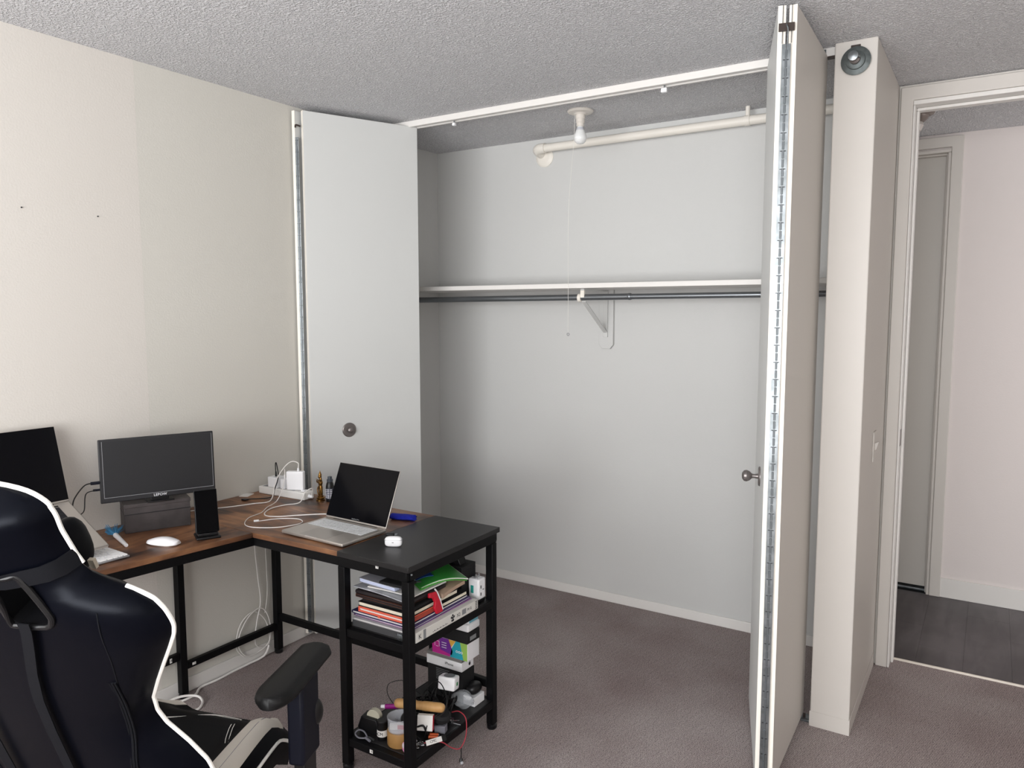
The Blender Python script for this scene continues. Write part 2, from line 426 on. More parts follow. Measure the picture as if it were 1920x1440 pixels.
# hall door
t4 = MB()
t4.prism([(1.905, 0), (1.95, 0), (1.95, 2.37), (2.46, 2.37), (2.46, 0), (2.512, 0), (2.512, 2.425), (1.905, 2.425)], 1.664, 1.684, XZ)
t4.box(2.445, 2.4595, 1.668, 1.79, 0, 2.3445); t4.box(1.951, 2.4595, 1.668, 1.79, 2.345, 2.362)
t4.box(2.437, 2.446, 1.70, 1.735, 0, 2.345); t4.box(1.95, 2.445, 1.70, 1.735, 2.335, 2.345)
struct(t4.build('trim_4', CREAM, bevel=0.003), 'cream casing around the closed hall door')
d3 = struct(B(1.95, 2.443, 1.736, 1.775, 0.022, 2.34).build('door_3', SHADEDOOR, bevel=0.002), 'closed flat door in the hall, greyed for shade')
struct(B(1.95, 2.45, 1.72, 1.79, 0.0, 0.012).build('trim_5', STEEL, bevel=0.002), 'grey sill under the hall door')

# bifold closet doors
ZB, ZT = 0.022, 2.416
def panel(near, far, th, side, name, parent, m):
    """door leaf whose visible face runs near->far; body lies to `side` (+1 = left of the direction)"""
    a = Vector((near[0], near[1], 0)); b = Vector((far[0], far[1], 0)); d = (b-a).normalized()
    n = Vector((-d.y, d.x, 0))*side*th
    p = [a, b, b+n, a+n]
    if side < 0: p = [a, a+n, b+n, b]
    q = [v+Vector((0, 0, ZB)) for v in p]+[v+Vector((0, 0, ZT)) for v in p]
    o = MB().hexa(q).build(name, m, parent, bevel=0.0015)
    e = MB()                      # lipping on the near edge
    dd = d*0.0012
    k = [a-dd, a, a+n, a+n-dd]
    if side < 0: k = [a-dd, a+n-dd, a+n, a]
    e.hexa([v+Vector((0, 0, ZB)) for v in k]+[v+Vector((0, 0, ZT)) for v in k])
    e.build('edge_strip', EDGE, o, bevel=0)
    return o
def hinge(parent, c, dirn, z0, z1, w=0.011, step=0.052):
    """piano hinge facing outward at c, leaves spread along dirn (unit, horizontal)"""
    d = Vector((dirn[0], dirn[1], 0)).normalized(); n = Vector((d.y, -d.x, 0))
    M = Matrix((d, n, Vector((0, 0, 1)))).transposed().to_4x4(); M.translation = Vector((c[0], c[1], 0))
    mb = MB(); mb.box(-w, -0.0008, 0.0, 0.003, z0, z1, M); mb.box(0.0008, w, 0.0, 0.003, z0, z1, M)
    h = mb.build('piano_hinge', STEEL, parent)
    kb = MB(); z = z0
    while z < z1-0.02:
        kb.cyl(M @ Vector((0, 0.003, z)), M @ Vector((0, 0.003, min(z+step*0.44, z1))), 0.0034, 8); z += step/2
    kb.build('hinge_knuckles', mat('hinge_knuckle', (128, 134, 138), 0.4, metal=0.8), h, kind='stuff')
    sc = MB(); z = z0+0.02
    while z < z1:
        for sx in (-1, 1): sc.box(sx*w*0.45-0.0028, sx*w*0.45+0.0028, 0.003, 0.0036, z, z+0.0022, M)
        z += step
    sc.build('hinge_screws', INK, h, kind='stuff')
    return h
d1 = struct(empty('door_1', (0.06, -0.49, 0)), 'left folded white bifold closet door')
panel((0.062, -0.487), (0.286, 0.030), 0.020, 1, 'door_panel', d1, DOORW)
panel((0.0125, -0.505), (0.004, 0.0), 0.017, -1, 'door_panel', d1, DOORW)
hinge(d1, (0.036, -0.500), (0.93, 0.36), 0.03, 2.30, w=0.009)
MB().tube([(0.030, -0.503, 2.345), (0.045, -0.512, 2.35), (0.056, -0.497, 2.345)], 0.004).build('latch_hook', BROWNP, d1)
# knob rosette on the left door
dn = Vector((0.224, 0.517, 0)).normalized(); nn = Vector((dn.y, -dn.x, 0))
def on_left(z, u): return Vector((0.062, -0.487, 0))+dn*u+Vector((0, 0, z))
def knob(parent, c, n, rx=0.034, flat=False):
    M = Matrix.Translation(c) @ Vector(n).to_track_quat('Z', 'Y').to_matrix().to_4x4()
    r = MB().lathe([(rx, 0), (rx, 0.003), (rx*0.9, 0.006), (rx*0.45, 0.0065)], 28, M).build('rosette', NICKEL, parent)
    if flat: prof = [(0.010, 0.006), (0.009, 0.014), (0.013, 0.018), (0.013, 0.024), (0.008, 0.028), (0.002, 0.029)]
    else: prof = [(0.009, 0.006), (0.007, 0.018), (0.008, 0.026), (0.016, 0.034), (0.020, 0.044), (0.018, 0.052), (0.010, 0.058), (0.002, 0.059)]
    MB().lathe(prof, 20, M).build('door_knob', NICKEL, parent)
knob(d1, on_left(0.975, 0.185), nn, 0.034, True)
d2 = struct(empty('door_2', (2.135, -0.53, 0)), 'right folded white bifold closet door')
panel((2.1085, -0.540), (1.945, 0.0), 0.022, -1, 'door_panel', d2, DOORW)
panel((2.1600, -0.527), (2.150, 0.0), 0.022, 1, 'door_panel', d2, CREAM)
hinge(d2, (2.1342, -0.5385), (0.97, 0.245), 0.055, 2.305, w=0.0125)
es = MB(); Me = frame3((2.134, -0.5345, 0), (0.97, 0.245, 0), (0, 0, 1))
for xo in (-0.0125, 0.0125): es.box(xo-0.0009, xo+0.0009, 2.307, 2.4155, 0.004, 0.0068, Me)
es.build('edge_slots', INK, d2)
lt = MB()
Mx = frame3((2.134, -0.541, 2.352), (0.97, 0.245, 0), (0, 0, 1))
lt.box(-0.022, 0.022, -0.011, 0.011, -0.002, 0.004, Mx)
l_ = lt.build('latch_plate', BROWNP, d2)
MB().tube([Mx @ Vector(p) for p in ((0, 0.006, 0.004), (0.0, 0.002, 0.012), (0.004, -0.012, 0.011), (0.003, -0.05, 0.006))], 0.0022).build('latch_hook', STEEL, l_)
dl = Vector((1.945-2.1085, 0.54, 0)).normalized(); nl = Vector((-dl.y, dl.x, 0))
knob(d2, Vector((2.1085, -0.54, 0.975))+dl*0.225, nl, 0.033)
# bifold track, stops
ct = MB()
ct.box(0.16, 2.181, -0.012, 0.006, 2.412, H); ct.box(0.16, 2.181, 0.030, 0.042, 2.412, H); ct.box(0.16, 2.181, 0.006, 0.030, 2.434, H)
tk = ct.build('closet_track', WHITE, bevel=0.002)
tag(tk, 'long white painted bifold track along the ceiling in front of the closet', 'door track')
for xx, lab in ((1.545, 'small white door clip hanging from the track right of the bulb'), (0.517, 'small white door clip hanging from the track near the left door')):
    t = empty('track_clip', (xx, 0.018, 2.434))
    s_ = 1.0 if xx > 1 else 0.6
    B(xx-0.012*s_, xx+0.012*s_, 0.010, 0.026, 2.388+0.01*(1-s_), 2.405).build('clip_body', WPLAST, t, bevel=0.002)
    MB().cyl((xx, 0.018, 2.404), (xx, 0.018, 2.434), 0.003, 8).build('pin', STEEL, t)
    tag(t, lab, 'clip', 'track clips')
pv = empty('pivot_bracket', (2.148, -0.002, 2.434))
B(2.128, 2.176, -0.008, 0.012, 2.405, 2.4118).build('bracket_plate', BROWNP, pv, bevel=0.001)
MB().cyl((2.143, -0.014, 2.4165), (2.143, -0.014, 2.434), 0.004, 8).build('pivot_pin', STEEL, pv)
tag(pv, 'dark pivot bracket at the top right end of the closet track', 'bracket')
pb = empty('floor_pivot', (2.163, -0.006, 0.0))
B(2.145, 2.181, -0.030, 0.02, 0.0, 0.008).build('bracket_plate', STEEL, pb, bevel=0.001)
MB().cyl((2.155, -0.010, 0.008), (2.155, -0.010, 0.021), 0.005, 8).build('pivot_pin', BROWNP, pb)
tag(pb, 'small metal floor pivot beside the foot of the partition', 'bracket')

# closet shelf, rod, bracket
sh = B(-0.086, 2.181, 0.30, 0.665, 1.640, 1.663).build('closet_shelf', WHITE, bevel=0.002)
tag(sh, 'long white painted shelf across the closet', 'shelf')
rod = empty('hanging_rod', (-0.086, 0.40, 1.597))
MB().cyl((-0.086, 0.40, 1.595), (1.252, 0.40, 1.600), 0.0150, 20).build('outer_tube', RODM, rod)
MB().cyl((1.24, 0.40, 1.600), (2.181, 0.40, 1.602), 0.0132, 20).build('inner_tube', RODM, rod)
MB().lathe([(0.0150, 0), (0.0164, 0.002), (0.0164, 0.012), (0.0150, 0.014)], 20, frame3((1.236, 0.40, 1.600), (0, 1, 0), (0, 0, 1))).build('collar', RODM, rod)
tag(rod, 'telescopic steel clothes rod under the closet shelf', 'rod')
br = empty('shelf_bracket', (1.006, 0.665, 1.35))
MB().prism([(0.966, 1.64), (0.966, 1.362), (0.984, 1.340), (1.028, 1.340), (1.046, 1.362), (1.046, 1.64)], 0.648, 0.665,
           Matrix(((1,0,0,0),(0,0,1,0),(0,1,0,0),(0,0,0,1)))).build('back_plate', WALLC, br, bevel=0.0015)
B(0.994, 1.018, 0.640, 0.648, 1.40, 1.64).build('upright', WALLC, br, bevel=0.001)
dbr = MB(); a = Vector((1.006, 0.395, 1.580)); b = Vector((1.006, 0.642, 1.425)); 
Md = frame3(a, (1, 0, 0), b-a); dbr.box(-0.011, 0.011, 0, (b-a).length, -0.003, 0.003, Md)
dbr.box(-0.0035, 0.0035, 0.02, (b-a).length-0.02, 0.003, 0.008, Md)
dbr.build('diagonal_brace', WALLC, br, bevel=0.001)
B(0.996, 1.016, 0.38, 0.64, 1.632, 1.640).build('top_arm', WALLC, br, bevel=0.001)
hk = MB(); Mh = frame3((1.000, 0.40, 1.597), (0, 1, 0), (0, 0, 1))
hk.lathe([(0.0155, -0.008), (0.0205, -0.008), (0.0205, 0.008), (0.0155, 0.008)], 20, frame3((0.985, 0.40, 1.597), (0, 1, 0), (0, 0, 1)))
hk.box(0.993, 1.013, 0.385, 0.398, 1.598, 1.634)
hk.build('rod_hook', EDGE, br)
MB().sphere((1.006, 0.652, 1.375), 0.006, 0.004, 0.006).build('screw', WALLC, br)
tag(br, 'white painted metal bracket holding the closet shelf and rod', 'bracket')

# bare bulb lamp with pull string
lx, ly = 1.050, 0.261
lamp = empty('ceiling_lamp', (lx, ly, H))
rim = [(0.058, H), (0.060, H-0.004), (0.055, H-0.010), (0.030, H-0.014), (0.024, H-0.020)]
MB().lathe(rim, 28, Matrix.Translation((lx, ly, 0))).build('canopy', PORC, lamp)
MB().lathe([(0.022, H-0.018), (0.022, H-0.036), (0.020, H-0.038), (0.020, H-0.054), (0.0175, H-0.056), (0.0175, H-0.070), (0.014, H-0.072)], 22, Matrix.Translation((lx, ly, 0))).build('socket', PORC, lamp)
MB().lathe([(0.0135, H-0.068), (0.015, H-0.078), (0.0225, H-0.096), (0.029, H-0.112), (0.0295, H-0.124), (0.025, H-0.137), (0.016, H-0.146), (0.006, H-0.149), (0.001, H-0.1495)], 24, Matrix.Translation((lx, ly, 0))).build('bulb', BULB, lamp)
MB().lathe([(0.0146, H-0.074), (0.0160, H-0.080), (0.0196, H-0.088)], 22, Matrix.Translation((lx, ly, 0))).build('bulb_base', mat('bulb_base_grey', (196, 198, 204), 0.4), lamp)
ps = MB().tube([(lx-0.026, ly-0.004, H-0.014), (lx-0.030, ly-0.006, 2.30), (0.998, 0.251, 2.0), (0.9985, 0.251, 1.6), (0.999, 0.251, 1.43)], 0.0009, 5).build('pull_string', mat('string', (222, 220, 214), 0.7), lamp)
MB().tube([(0.999+0.006*math.cos(t), 0.251, 1.424+0.006*math.sin(t)) for t in [k*PI/5 for k in range(10)]], 0.0014, 6, 2, True).build('string_ring', GREYP, ps)
tag(lamp, 'bare white bulb in a porcelain socket on the closet ceiling with a pull string', 'lamp')

# painted pipe high on the closet wall
pp = empty('painted_pipe', (0.65, 0.6, 2.376))
MB().cyl((0.645, 0.6, 2.376), (2.181, 0.6, 2.380), 0.0205, 20).build('pipe', PIPE, pp)
eb = MB(); eb.tube([(0.672, 0.6, 2.376), (0.640, 0.601, 2.376), (0.620, 0.612, 2.372), (0.616, 0.640, 2.366), (0.616, 0.664, 2.362)], 0.026, 16, 5)
eb.build('elbow', PIPE, pp)
MB().lathe([(0.052, 0), (0.052, 0.003), (0.044, 0.009), (0.03, 0.012)], 26, frame3((0.632, 0.665, 2.345), (1, 0, 0), (0, 0, 1))).build('wall_flange', PIPE, pp)
MB().cyl((1.712, 0.60, 2.395), (1.712, 0.60, H), 0.010, 10).build('hanger', PIPE, pp)
MB().lathe([(0.0235, -0.012), (0.0235, 0.012)], 20, frame3((1.712, 0.6, 2.379), (0, 1, 0), (0, 0, 1))).build('pipe_clamp', PIPE, pp)
tag(pp, 'white painted sprinkler pipe running high across the closet back wall', 'pipe')

# sprinkler head on the partition
sk = empty('sprinkler_head', (2.249, -0.046, 2.372))
Ms = frame3((2.250, -0.047, 2.368), (1, 0, 0), (0, 0, 1))
Mt = Ms
prof = [(0.020, 0.0), (0.046, 0.008), (0.047, 0.011), (0.044, 0.0125), (0.031, 0.016), (0.030, 0.022), (0.022, 0.026), (0.012, 0.026)]
MB().lathe(prof, 32, Mt).build('escutcheon', mat('dull_zinc', (112, 118, 118), 0.55, metal=0.7, vary=(60, (88, 94, 94), 0.2)), sk)
MB().lathe([(0.017, 0.024), (0.017, 0.040), (0.011, 0.044), (0.008, 0.055)], 18, Mt).build('sprinkler_body', NICKEL, sk)
for sx in (-1, 1):
    MB().tube([Mt @ Vector(p) for p in ((sx*0.014, 0.0, 0.038), (sx*0.017, 0.0, 0.055), (sx*0.008, 0.0, 0.070))], 0.0028, 7).build('frame_arm', STEEL, sk)
MB().lathe([(0.006, 0.068), (0.016, 0.071), (0.016, 0.073), (0.004, 0.076)], 12, Mt).build('deflector', STEEL, sk)
B(2.232, 2.262, -0.052, -0.046, 2.398, 2.422).build('top_plate', BROWNP, sk, bevel=0.001)
tag(sk, 'grey metal sidewall sprinkler head high on the partition end', 'sprinkler')

# light switch on the partition side
sw = empty('light_switch', (2.315, 0.30, 1.01))
B(2.315, 2.3205, 0.265, 0.335, 0.952, 1.068).build('plate', CREAM, sw, bevel=0.002)
MB().hexa([Vector(p) for p in ((2.3205,0.293,0.995),(2.326,0.293,1.0),(2.326,0.307,1.0),(2.3205,0.307,0.995),(2.3205,0.293,1.022),(2.334,0.293,1.028),(2.334,0.307,1.028),(2.3205,0.307,1.022))]).build('toggle', CREAM, sw)
tag(sw, 'cream toggle light switch on the partition side near the doorway', 'light switch')
# hall ceiling light
hl = empty('hall_ceiling_light', (2.33, 1.10, H))
MB().lathe([(0.085, H), (0.088, H-0.006), (0.082, H-0.014), (0.066, H-0.020), (0.058, H-0.034), (0.044, H-0.046), (0.03, H-0.05)], 32, Matrix.Translation((2.325, 1.12, 0))).build('canopy', mat('bronze_canopy', (120, 110, 104), 0.35, metal=0.6), hl)
MB().lathe([(0.040, H-0.045), (0.044, H-0.06), (0.034, H-0.085), (0.01, H-0.095)], 24, Matrix.Translation((2.325, 1.12, 0))).build('lamp_shade', mat('shade_glass', (190, 182, 176), 0.3), hl)
tag(hl, 'round stepped ceiling light in the hall, seen through the doorway', 'ceiling light')
# specks on the left wall
for yy, zz, lab in ((-1.640, 1.868, 'tiny dark nail in the left wall, the leftmost of two'), (-1.391, 1.865, 'tiny dark nail in the left wall, right of the other')):
    n_ = MB().cyl((0.0, yy, zz), (0.004, yy, zz), 0.0022, 8).build('wall_nail', INK); tag(n_, lab, 'nail', 'nails in the left wall')

# ------------------------------------------------------------------ desk
DT = 0.75
desk = empty('corner_desk', (0.6, -0.92, 0))
def slab(poly, z0, z1, name, m, label=None):
    return MB().prism(poly, z0, z1).build(name, m, desk, bevel=0.0015, label=label)
slab([(0.004, -2.15), (0.395, -2.15), (0.43, -1.73), (0.503, -1.178), (0.004, -1.178)], DT-0.018, DT, 'tabletop', WOOD_Y, 'rustic brown board along the left wall')
slab([(0.004, -1.1765), (0.503, -1.1765), (0.905, -1.166), (0.905, -0.650), (0.004, -0.650)], DT-0.018, DT, 'tabletop', WOOD_X, 'rustic brown board in the corner')
slab([(0.9065, -1.168), (1.212, -1.172), (1.205, -0.650), (0.9065, -0.650)], DT-0.018, DT+0.0005, 'tabletop', BLACKTOP, 'black board above the shelves')
zr0, zr1 = DT-0.05, DT-0.0185
def bar(p, q, w=0.028, z0=zr0, z1=zr1, name='frame_rail'):
    p = Vector((p[0], p[1], 0)); q = Vector((q[0], q[1], 0)); d = (q-p).normalized(); n = Vector((-d.y, d.x, 0))*w/2
    a = [p-n, q-n, q+n, p+n]
    return MB().hexa([v+Vector((0, 0, z0)) for v in a]+[v+Vector((0, 0, z1)) for v in a]).build(name, BLACKM, desk, bevel=0.002)
bar((0.380, -2.13), (0.412, -1.73)); bar((0.412, -1.73), (0.486, -1.16)); bar((0.03, -2.13), (0.03, -0.67))
bar((0.486, -1.155), (0.905, -1.148)); bar((0.905, -1.150), (1.20, -1.152)); bar((0.03, -0.668), (1.195, -0.668))
bar((1.190, -1.15), (1.190, -0.67)); bar((0.92, -1.14), (0.92, -0.68)); bar((0.03, -2.12), (0.39, -2.12))
def leg(x, y, ztop=zr0, foot=True, m=BLACKM, w=0.0145):
    l = B(x-w, x+w, y-w, y+w, 0.018, ztop).build('leg', m, desk, bevel=0.002)
    MB().lathe([(0.017, 0.0), (0.019, 0.004), (0.019, 0.014), (0.014, 0.018)], 16, Matrix.Translation((x, y, 0))).build('foot', BLACKP, l)
for x, y in ((0.030, -0.682), (0.030, -1.160), (0.030, -2.10), (0.375, -2.10), (0.920, -1.150), (0.920, -0.682)): leg(x, y)
leg(1.192, -1.150); leg(1.192, -0.688)
bar((0.03, -1.145), (0.03, -0.697), 0.02, 0.112, 0.140); bar((0.03, -2.085), (0.03, -1.175), 0.02, 0.160, 0.190)
bar((0.046, -0.682), (0.905, -0.682), 0.02, 0.155, 0.185)
bar((0.935, -0.682), (1.177, -0.690), 0.02, 0.155, 0.185)
def shelf(z):
    B(0.915, 1.200, -1.135, -0.700, z-0.013, z).build('shelf_board', BLACKTOP, desk, bevel=0.001)
    for nm in range(1):
        m_ = MB()
        m_.box(0.9345, 1.1775, -1.160, -1.137, z-0.028, z-0.001); m_.box(0.9345, 1.1775, -0.700, -0.680, z-0.028, z-0.001)
        m_.box(1.182, 1.206, -1.1355, -0.7025, z-0.028, z-0.0005); m_.box(0.908, 0.932, -1.1355, -0.6965, z-0.028, z-0.0005)
        m_.build('shelf_frame', BLACKM, desk, bevel=0.002)
S1, S2 = 0.492, 0.112
shelf(S1); shelf(S2)
def sticker(M, s, w=0.012, h=0.009):
    st = MB().box(-w/2, w/2, -h/2, h/2, 0, 0.0004, M).build('sticker', PAPER, desk, label='small white assembly sticker')
    text(s, h*0.8, M @ Matrix.Translation((w*0.18, 0, 0.0006)), INK, 'print', st, 0.0001)
sticker(frame3((1.080, -1.1665, 0.728), (1, 0, 0), (0, 0, 1)), 'B', 0.012, 0.010)
sticker(frame3((1.035, -1.1605, S2-0.014), (1, 0, 0), (0, 0, 1)), 'B', 0.013, 0.012)
sticker(frame3((0.0405, -1.215, 0.175), (0, 1, 0), (0, 0, 1)), '4', 0.010, 0.018)
sticker(frame3((0.0405, -1.115, 0.126), (0, 1, 0), (0, 0, 1)), '4', 0.016, 0.010)
for y in (-1.1665,):
    MB().sphere((1.207, -1.150, 0.722), 0.0035).build('bolt', STEEL, desk)
tag(desk, 'L-shaped corner desk with rustic brown top, black metal frame and black shelf end', 'desk')

# ------------------------------------------------------------------ silver laptop on the right section
def laptop(name, loc, rz, W, D, lean, label, keymat, keyplate, sep_keys, tilt=0.0, printed=None, th=0.0145):
    """local frame: x right for the user, y towards the hinge, origin base centre"""
    L = empty(name, loc, rot=Euler((tilt, 0, rz), 'XYZ') if tilt else (0, 0, rz))
    base = B(-W/2, W/2, -D/2, D/2, 0.003, th).build('base', ALU, L, bevel=0.004, local=True, segs=3)
    for sx in (-1, 1):
        for sy in (-1, 1): MB().lathe([(0.008, 0), (0.008, 0.003)], 12, Matrix.Translation((sx*(W/2-0.03), sy*(D/2-0.03), 0))).build('rubber_foot', BLACKP, base, local=True)
    kw, ky0, ky1 = W*(0.885 if W < 0.33 else 0.76), -0.002, D/2-0.026
    B(-kw/2, kw/2, ky0, ky1, th, th+0.0003).build('key_well', keyplate, base, local=True)
    rows = 5; cols = 14; kh = (ky1-ky0)/ (rows+0.55); cw = kw/cols
    ks = MB()
    def key(x0, x1, y0, y1):
        g = 0.0011
        if sep_keys: B(x0+g, x1-g, y0+g, y1-g, th+0.0003, th+0.0016).build('key', keymat, base, local=True, smooth=False)
        else: ks.box(x0+g, x1-g, y0+g, y1-g, th+0.0003, th+0.0015)
    y = ky0
    for r in range(rows+1):
        hh = kh if r < rows else kh*0.55
        if r == 0: e = [0, 1, 2, 3, 4.2, 9.4, 10.6, 11, 12, 13, 14]
        elif r == 1: e = [0, 2.2]+[2.2+k*0.97 for k in range(1, 10)]+[11.3, 14]
        elif r == 2: e = [0, 1.7]+[1.7+k for k in range(1, 11)]+[12.1, 14]
        elif r == 3: e = [0, 1.4]+[1.4+k*0.97 for k in range(1, 12)]+[12.5, 14]
        else: e = list(range(13))+[14]
        e = sorted(set(round(v, 3) for v in e))
        for a, b in zip(e[:-1], e[1:]):
            if b-a > 0.3: key(-kw/2+a*cw, -kw/2+b*cw, y, y+hh)
        y += hh
    if not sep_keys: ks.build('keys', keymat, base, local=True, smooth=False, kind='stuff')
    B(-W*0.21, W*0.21, -D/2+0.006, -0.014, th, th+0.0004).build('trackpad', mat('trackpad', (172, 166, 160), 0.3, metal=0.6), base, local=True, bevel=0.0002)
    B(-0.03, 0.03, -D/2-0.0004, -D/2+0.004, th-0.003, th+0.0006).build('finger_notch', mat('notch_bright', (214, 210, 206), 0.3, metal=0.5), base, local=True)
    if keyplate is not BKEY: B(-kw/2, kw/2, ky1+0.003, ky1+0.0095, th, th+0.0006).build('hinge_slot', BLACKP, base, local=True)
    # lid: hinge at y = D/2-0.006
    hy = D/2-0.005; Lm = Matrix.Translation((0, hy, th+0.0015)) @ Matrix.Rotation(-lean, 4, 'X')
    SL = D*0.985
    lid = MB().box(-W/2, W/2, 0, 0.0055, 0.0, SL, Lm).build('lid', ALU, L, bevel=0.0022, local=True)
    MB().box(-W/2+0.0015, W/2-0.0015, -0.0009, 0.0003, 0.006, SL-0.0015, Lm).build('screen', SCREEN, lid, local=True, bevel=0.0003)
    MB().cyl((-W*0.36, hy, th*0.75), (W*0.36, hy, th*0.75), 0.0045, 10).build('hinge_bar', BLACKP, L, local=True)
    if printed: text(printed, 0.007, Lm @ frame3((0, -0.0012, 0.011), (1, 0, 0), (0, 0, 1)), GREYI, 'lettering', lid, 0.0001, local=True)
    return L
lp = laptop('laptop', (0.752, -1.028, DT), math.radians(-1.5), 0.305, 0.212, math.radians(22.5), '', GKEY, BKEY, False, printed='MacBook Pro')
# brighter keys read pale against the dark plate
tag(lp, 'open silver laptop with pale keys on the right part of the desk', 'laptop')

# big laptop on its stand, at the left edge
tl = math.radians(27)
hx, hz = 0.115, 0.905; fx, fz = 0.347, 0.793
Dl = math.hypot(hx-fx, hz-fz); cx, cz = (hx+fx)/2, (hz+fz)/2
bl = laptop('large_laptop', (cx, -1.606-0.178, cz-0.008), 0, 0.356, Dl, math.radians(42), '', BKEY, mat('dark_key_plate', (60, 60, 64), 0.5), True)
bl.matrix_basis = Matrix.Translation((cx, -1.606-0.178, cz-0.010)) @ Matrix.Rotation(PI/2, 4, 'Z') @ Matrix.Rotation(tl-math.radians(1.2), 4, 'X')
tag(bl, 'large open laptop with black keys raised on a stand near the wall', 'laptop')
stn = empty('laptop_stand', (0.2, -1.784, DT))
for s_ in (-1, 1):
    y = -1.784+s_*0.085
    MB().tube([(0.335, y, DT+0.004), (0.10, y, DT+0.004), (0.115, y, DT+0.10), (0.135, y, 0.862)], 0.004, 8, 0).build('stand_arm', BLACKM, stn)
    MB().tube([(0.352, y, 0.792), (0.350, y, 0.777), (0.335, y, 0.776), (0.128, y, 0.875)], 0.0035, 8, 0).build('support_rail', BLACKM, stn)
    MB().tube([(0.300, y, DT+0.004), (0.320, y, 0.782)], 0.004, 8, 0).build('front_strut', BLACKM, stn)
MB().tube([(0.10, -1.869, DT+0.004), (0.10, -1.699, DT+0.004)], 0.004, 8, 0).build('crossbar', BLACKM, stn)
tag(stn, 'black wire laptop stand lifting the large laptop above the keyboard', 'laptop stand')

# portable monitor on a grey box
mL = Vector((0.108, -1.492, 0)); mR = Vector((0.262, -1.146, 0)); mc = (mL+mR)/2
md = (mR-mL).normalized(); W = (mR-mL).length
mang = math.atan2(md.y, md.x)
mon = empty('monitor', (mc.x, mc.y, 0.868), mang)
# local frame: x along the screen to the viewer's right, -y towards the room
Lm = Matrix.Rotation(math.radians(-3), 4, 'X')
mbdy = MB().box(-W/2, W/2, 0, 0.010, 0, 0.222, Lm).build('casing', mat('monitor_casing', (30, 30, 33), 0.5), mon, bevel=0.003, local=True)
MB().box(-W/2+0.012, W/2-0.007, -0.0008, 0.0004, 0.020, 0.214, Lm).build('screen', MATTESCREEN, mbdy, local=True)
bz = MB()
for a in ((-W/2+0.0115, -W/2+0.0125, 0.018, 0.215), (W/2-0.0075, W/2-0.0065, 0.018, 0.215), (-W/2+0.0115, W/2-0.0065, 0.0175, 0.0187)):
    bz.box(a[0], a[1], -0.0012, 0, a[2], a[3], Lm)
bz.build('bezel_line', mat('bezel_line', (150, 150, 154), 0.4), mbdy, local=True)
text('LEPOW', 0.013, Lm @ frame3((0.0, -0.0008, 0.0095), (1, 0, 0), (0, 0, 1)), WINK, 'lettering', mbdy, 0.0003, local=True)
ms = MB(); ms.box(-0.045, 0.045, 0.010, 0.016, 0.0, 0.12); ms.box(-0.045, 0.045, -0.012, 0.055, -0.0145, -0.0095); ms.box(-0.03, 0.03, 0.008, 0.02, -0.012, 0.004)
ms.build('stand_foot', BLACKP, mon, bevel=0.002, local=True)
cb = MB()
tag(mon, 'slim black portable monitor with a dark screen standing on a grey box', 'monitor')
bx = empty('riser_box', (0.14, -1.31, DT), mang)
ib = wm(bx)
bw = 0.217
B(-bw/2, bw/2, -0.045, 0.075, 0, 0.1025).build('box_body', GREYWOOD, bx, local=True, bevel=0.0015)
MB().box(-bw/2-0.0008, bw/2+0.0008, -0.047, 0.075, 0.066, 0.068).build('seam', INK, bx, local=True)
B(-bw/2-0.0015, bw/2+0.0015, -0.0475, 0.0765, 0.0905, 0.1030).build('box_lid', GREYWOOD, bx, local=True, bevel=0.001)
tag(bx, 'dark grey wood-grain box under the portable monitor', 'box')
mw = wm(mon)
def cable(name, pts, r, m, label, cat='cable', ends=None, n=8):
    o = MB().tube(pts, r, n).build(name, m)
    tag(o, label, cat); return o
pA = mw @ Vector((-W/2-0.004, 0.005, 0.075)); pB = mw @ Vector((-W/2-0.004, 0.005, 0.050))
c1 = empty('monitor_cable', pA)
MB().tube([pA+Vector((0.0, -0.01, 0)), pA+Vector((-0.012, -0.040, -0.003)), (0.10, -1.575, 0.905), (0.125, -1.597, 0.880)], 0.0022).build('cord', BLACKP, c1)
MB().cyl(pA+Vector((0.0015, 0.003, 0)), pA+Vector((-0.009, -0.022, 0)), 0.0055, 10).build('plug', NAVYP, c1)
tag(c1, 'thicker black cable from the monitor edge to the large laptop', 'cable')
c2 = empty('monitor_cable', pB)
MB().tube([pB+Vector((0.0, -0.01, 0)), pB+Vector((-0.008, -0.040, -0.008)), (0.15, -1.572, 0.870), (0.165, -1.596, 0.862)], 0.0018).build('cord', BLACKP, c2)
MB().cyl(pB+Vector((0.0015, 0.003, 0)), pB+Vector((-0.007, -0.016, 0)), 0.004, 10).build('plug', NAVYP, c2)
tag(c2, 'thinner black cable just below the other at the monitor edge', 'cable')

# white keyboard
kb = empty('keyboard', (0.318, -1.70, DT), PI/2-0.04)
bb = B(-0.14, 0.14, -0.068, 0.064, 0.001, 0.008).build('key_tray', mat('keyboard_alu', (150, 150, 152), 0.45, metal=0.3), kb, local=True, bevel=0.003)
rows = 6; kh = 0.124/rows; y = -0.064
for r in range(rows):
    if r == 0: e = [0, 1, 2, 3, 4.3, 9.3, 10.6, 11.6, 12.4, 13.2, 14]
    elif r == 1: e = [0, 2.2]+[2.2+k*0.98 for k in range(1, 10)]+[11.2, 14]
    elif r == 2: e = [0, 1.7]+[1.7+k for k in range(1, 11)]+[12.1, 14]
    elif r == 3: e = [0, 1.4]+[1.4+k for k in range(1, 12)]+[14]
    elif r == 4: e = list(range(13))+[14]
    else: e = list(range(15))
    for a, b in zip(e[:-1], e[1:]):
        cw = 0.272/14
        B(-0.136+a*cw+0.0017, -0.136+b*cw-0.0017, y+0.0017, y+kh-0.0017, 0.008, 0.0112).build('key', WKEY, kb, local=True, bevel=0, smooth=False)
    y += kh
tag(kb, 'slim white keyboard on the desk in front of the large laptop', 'keyboard')

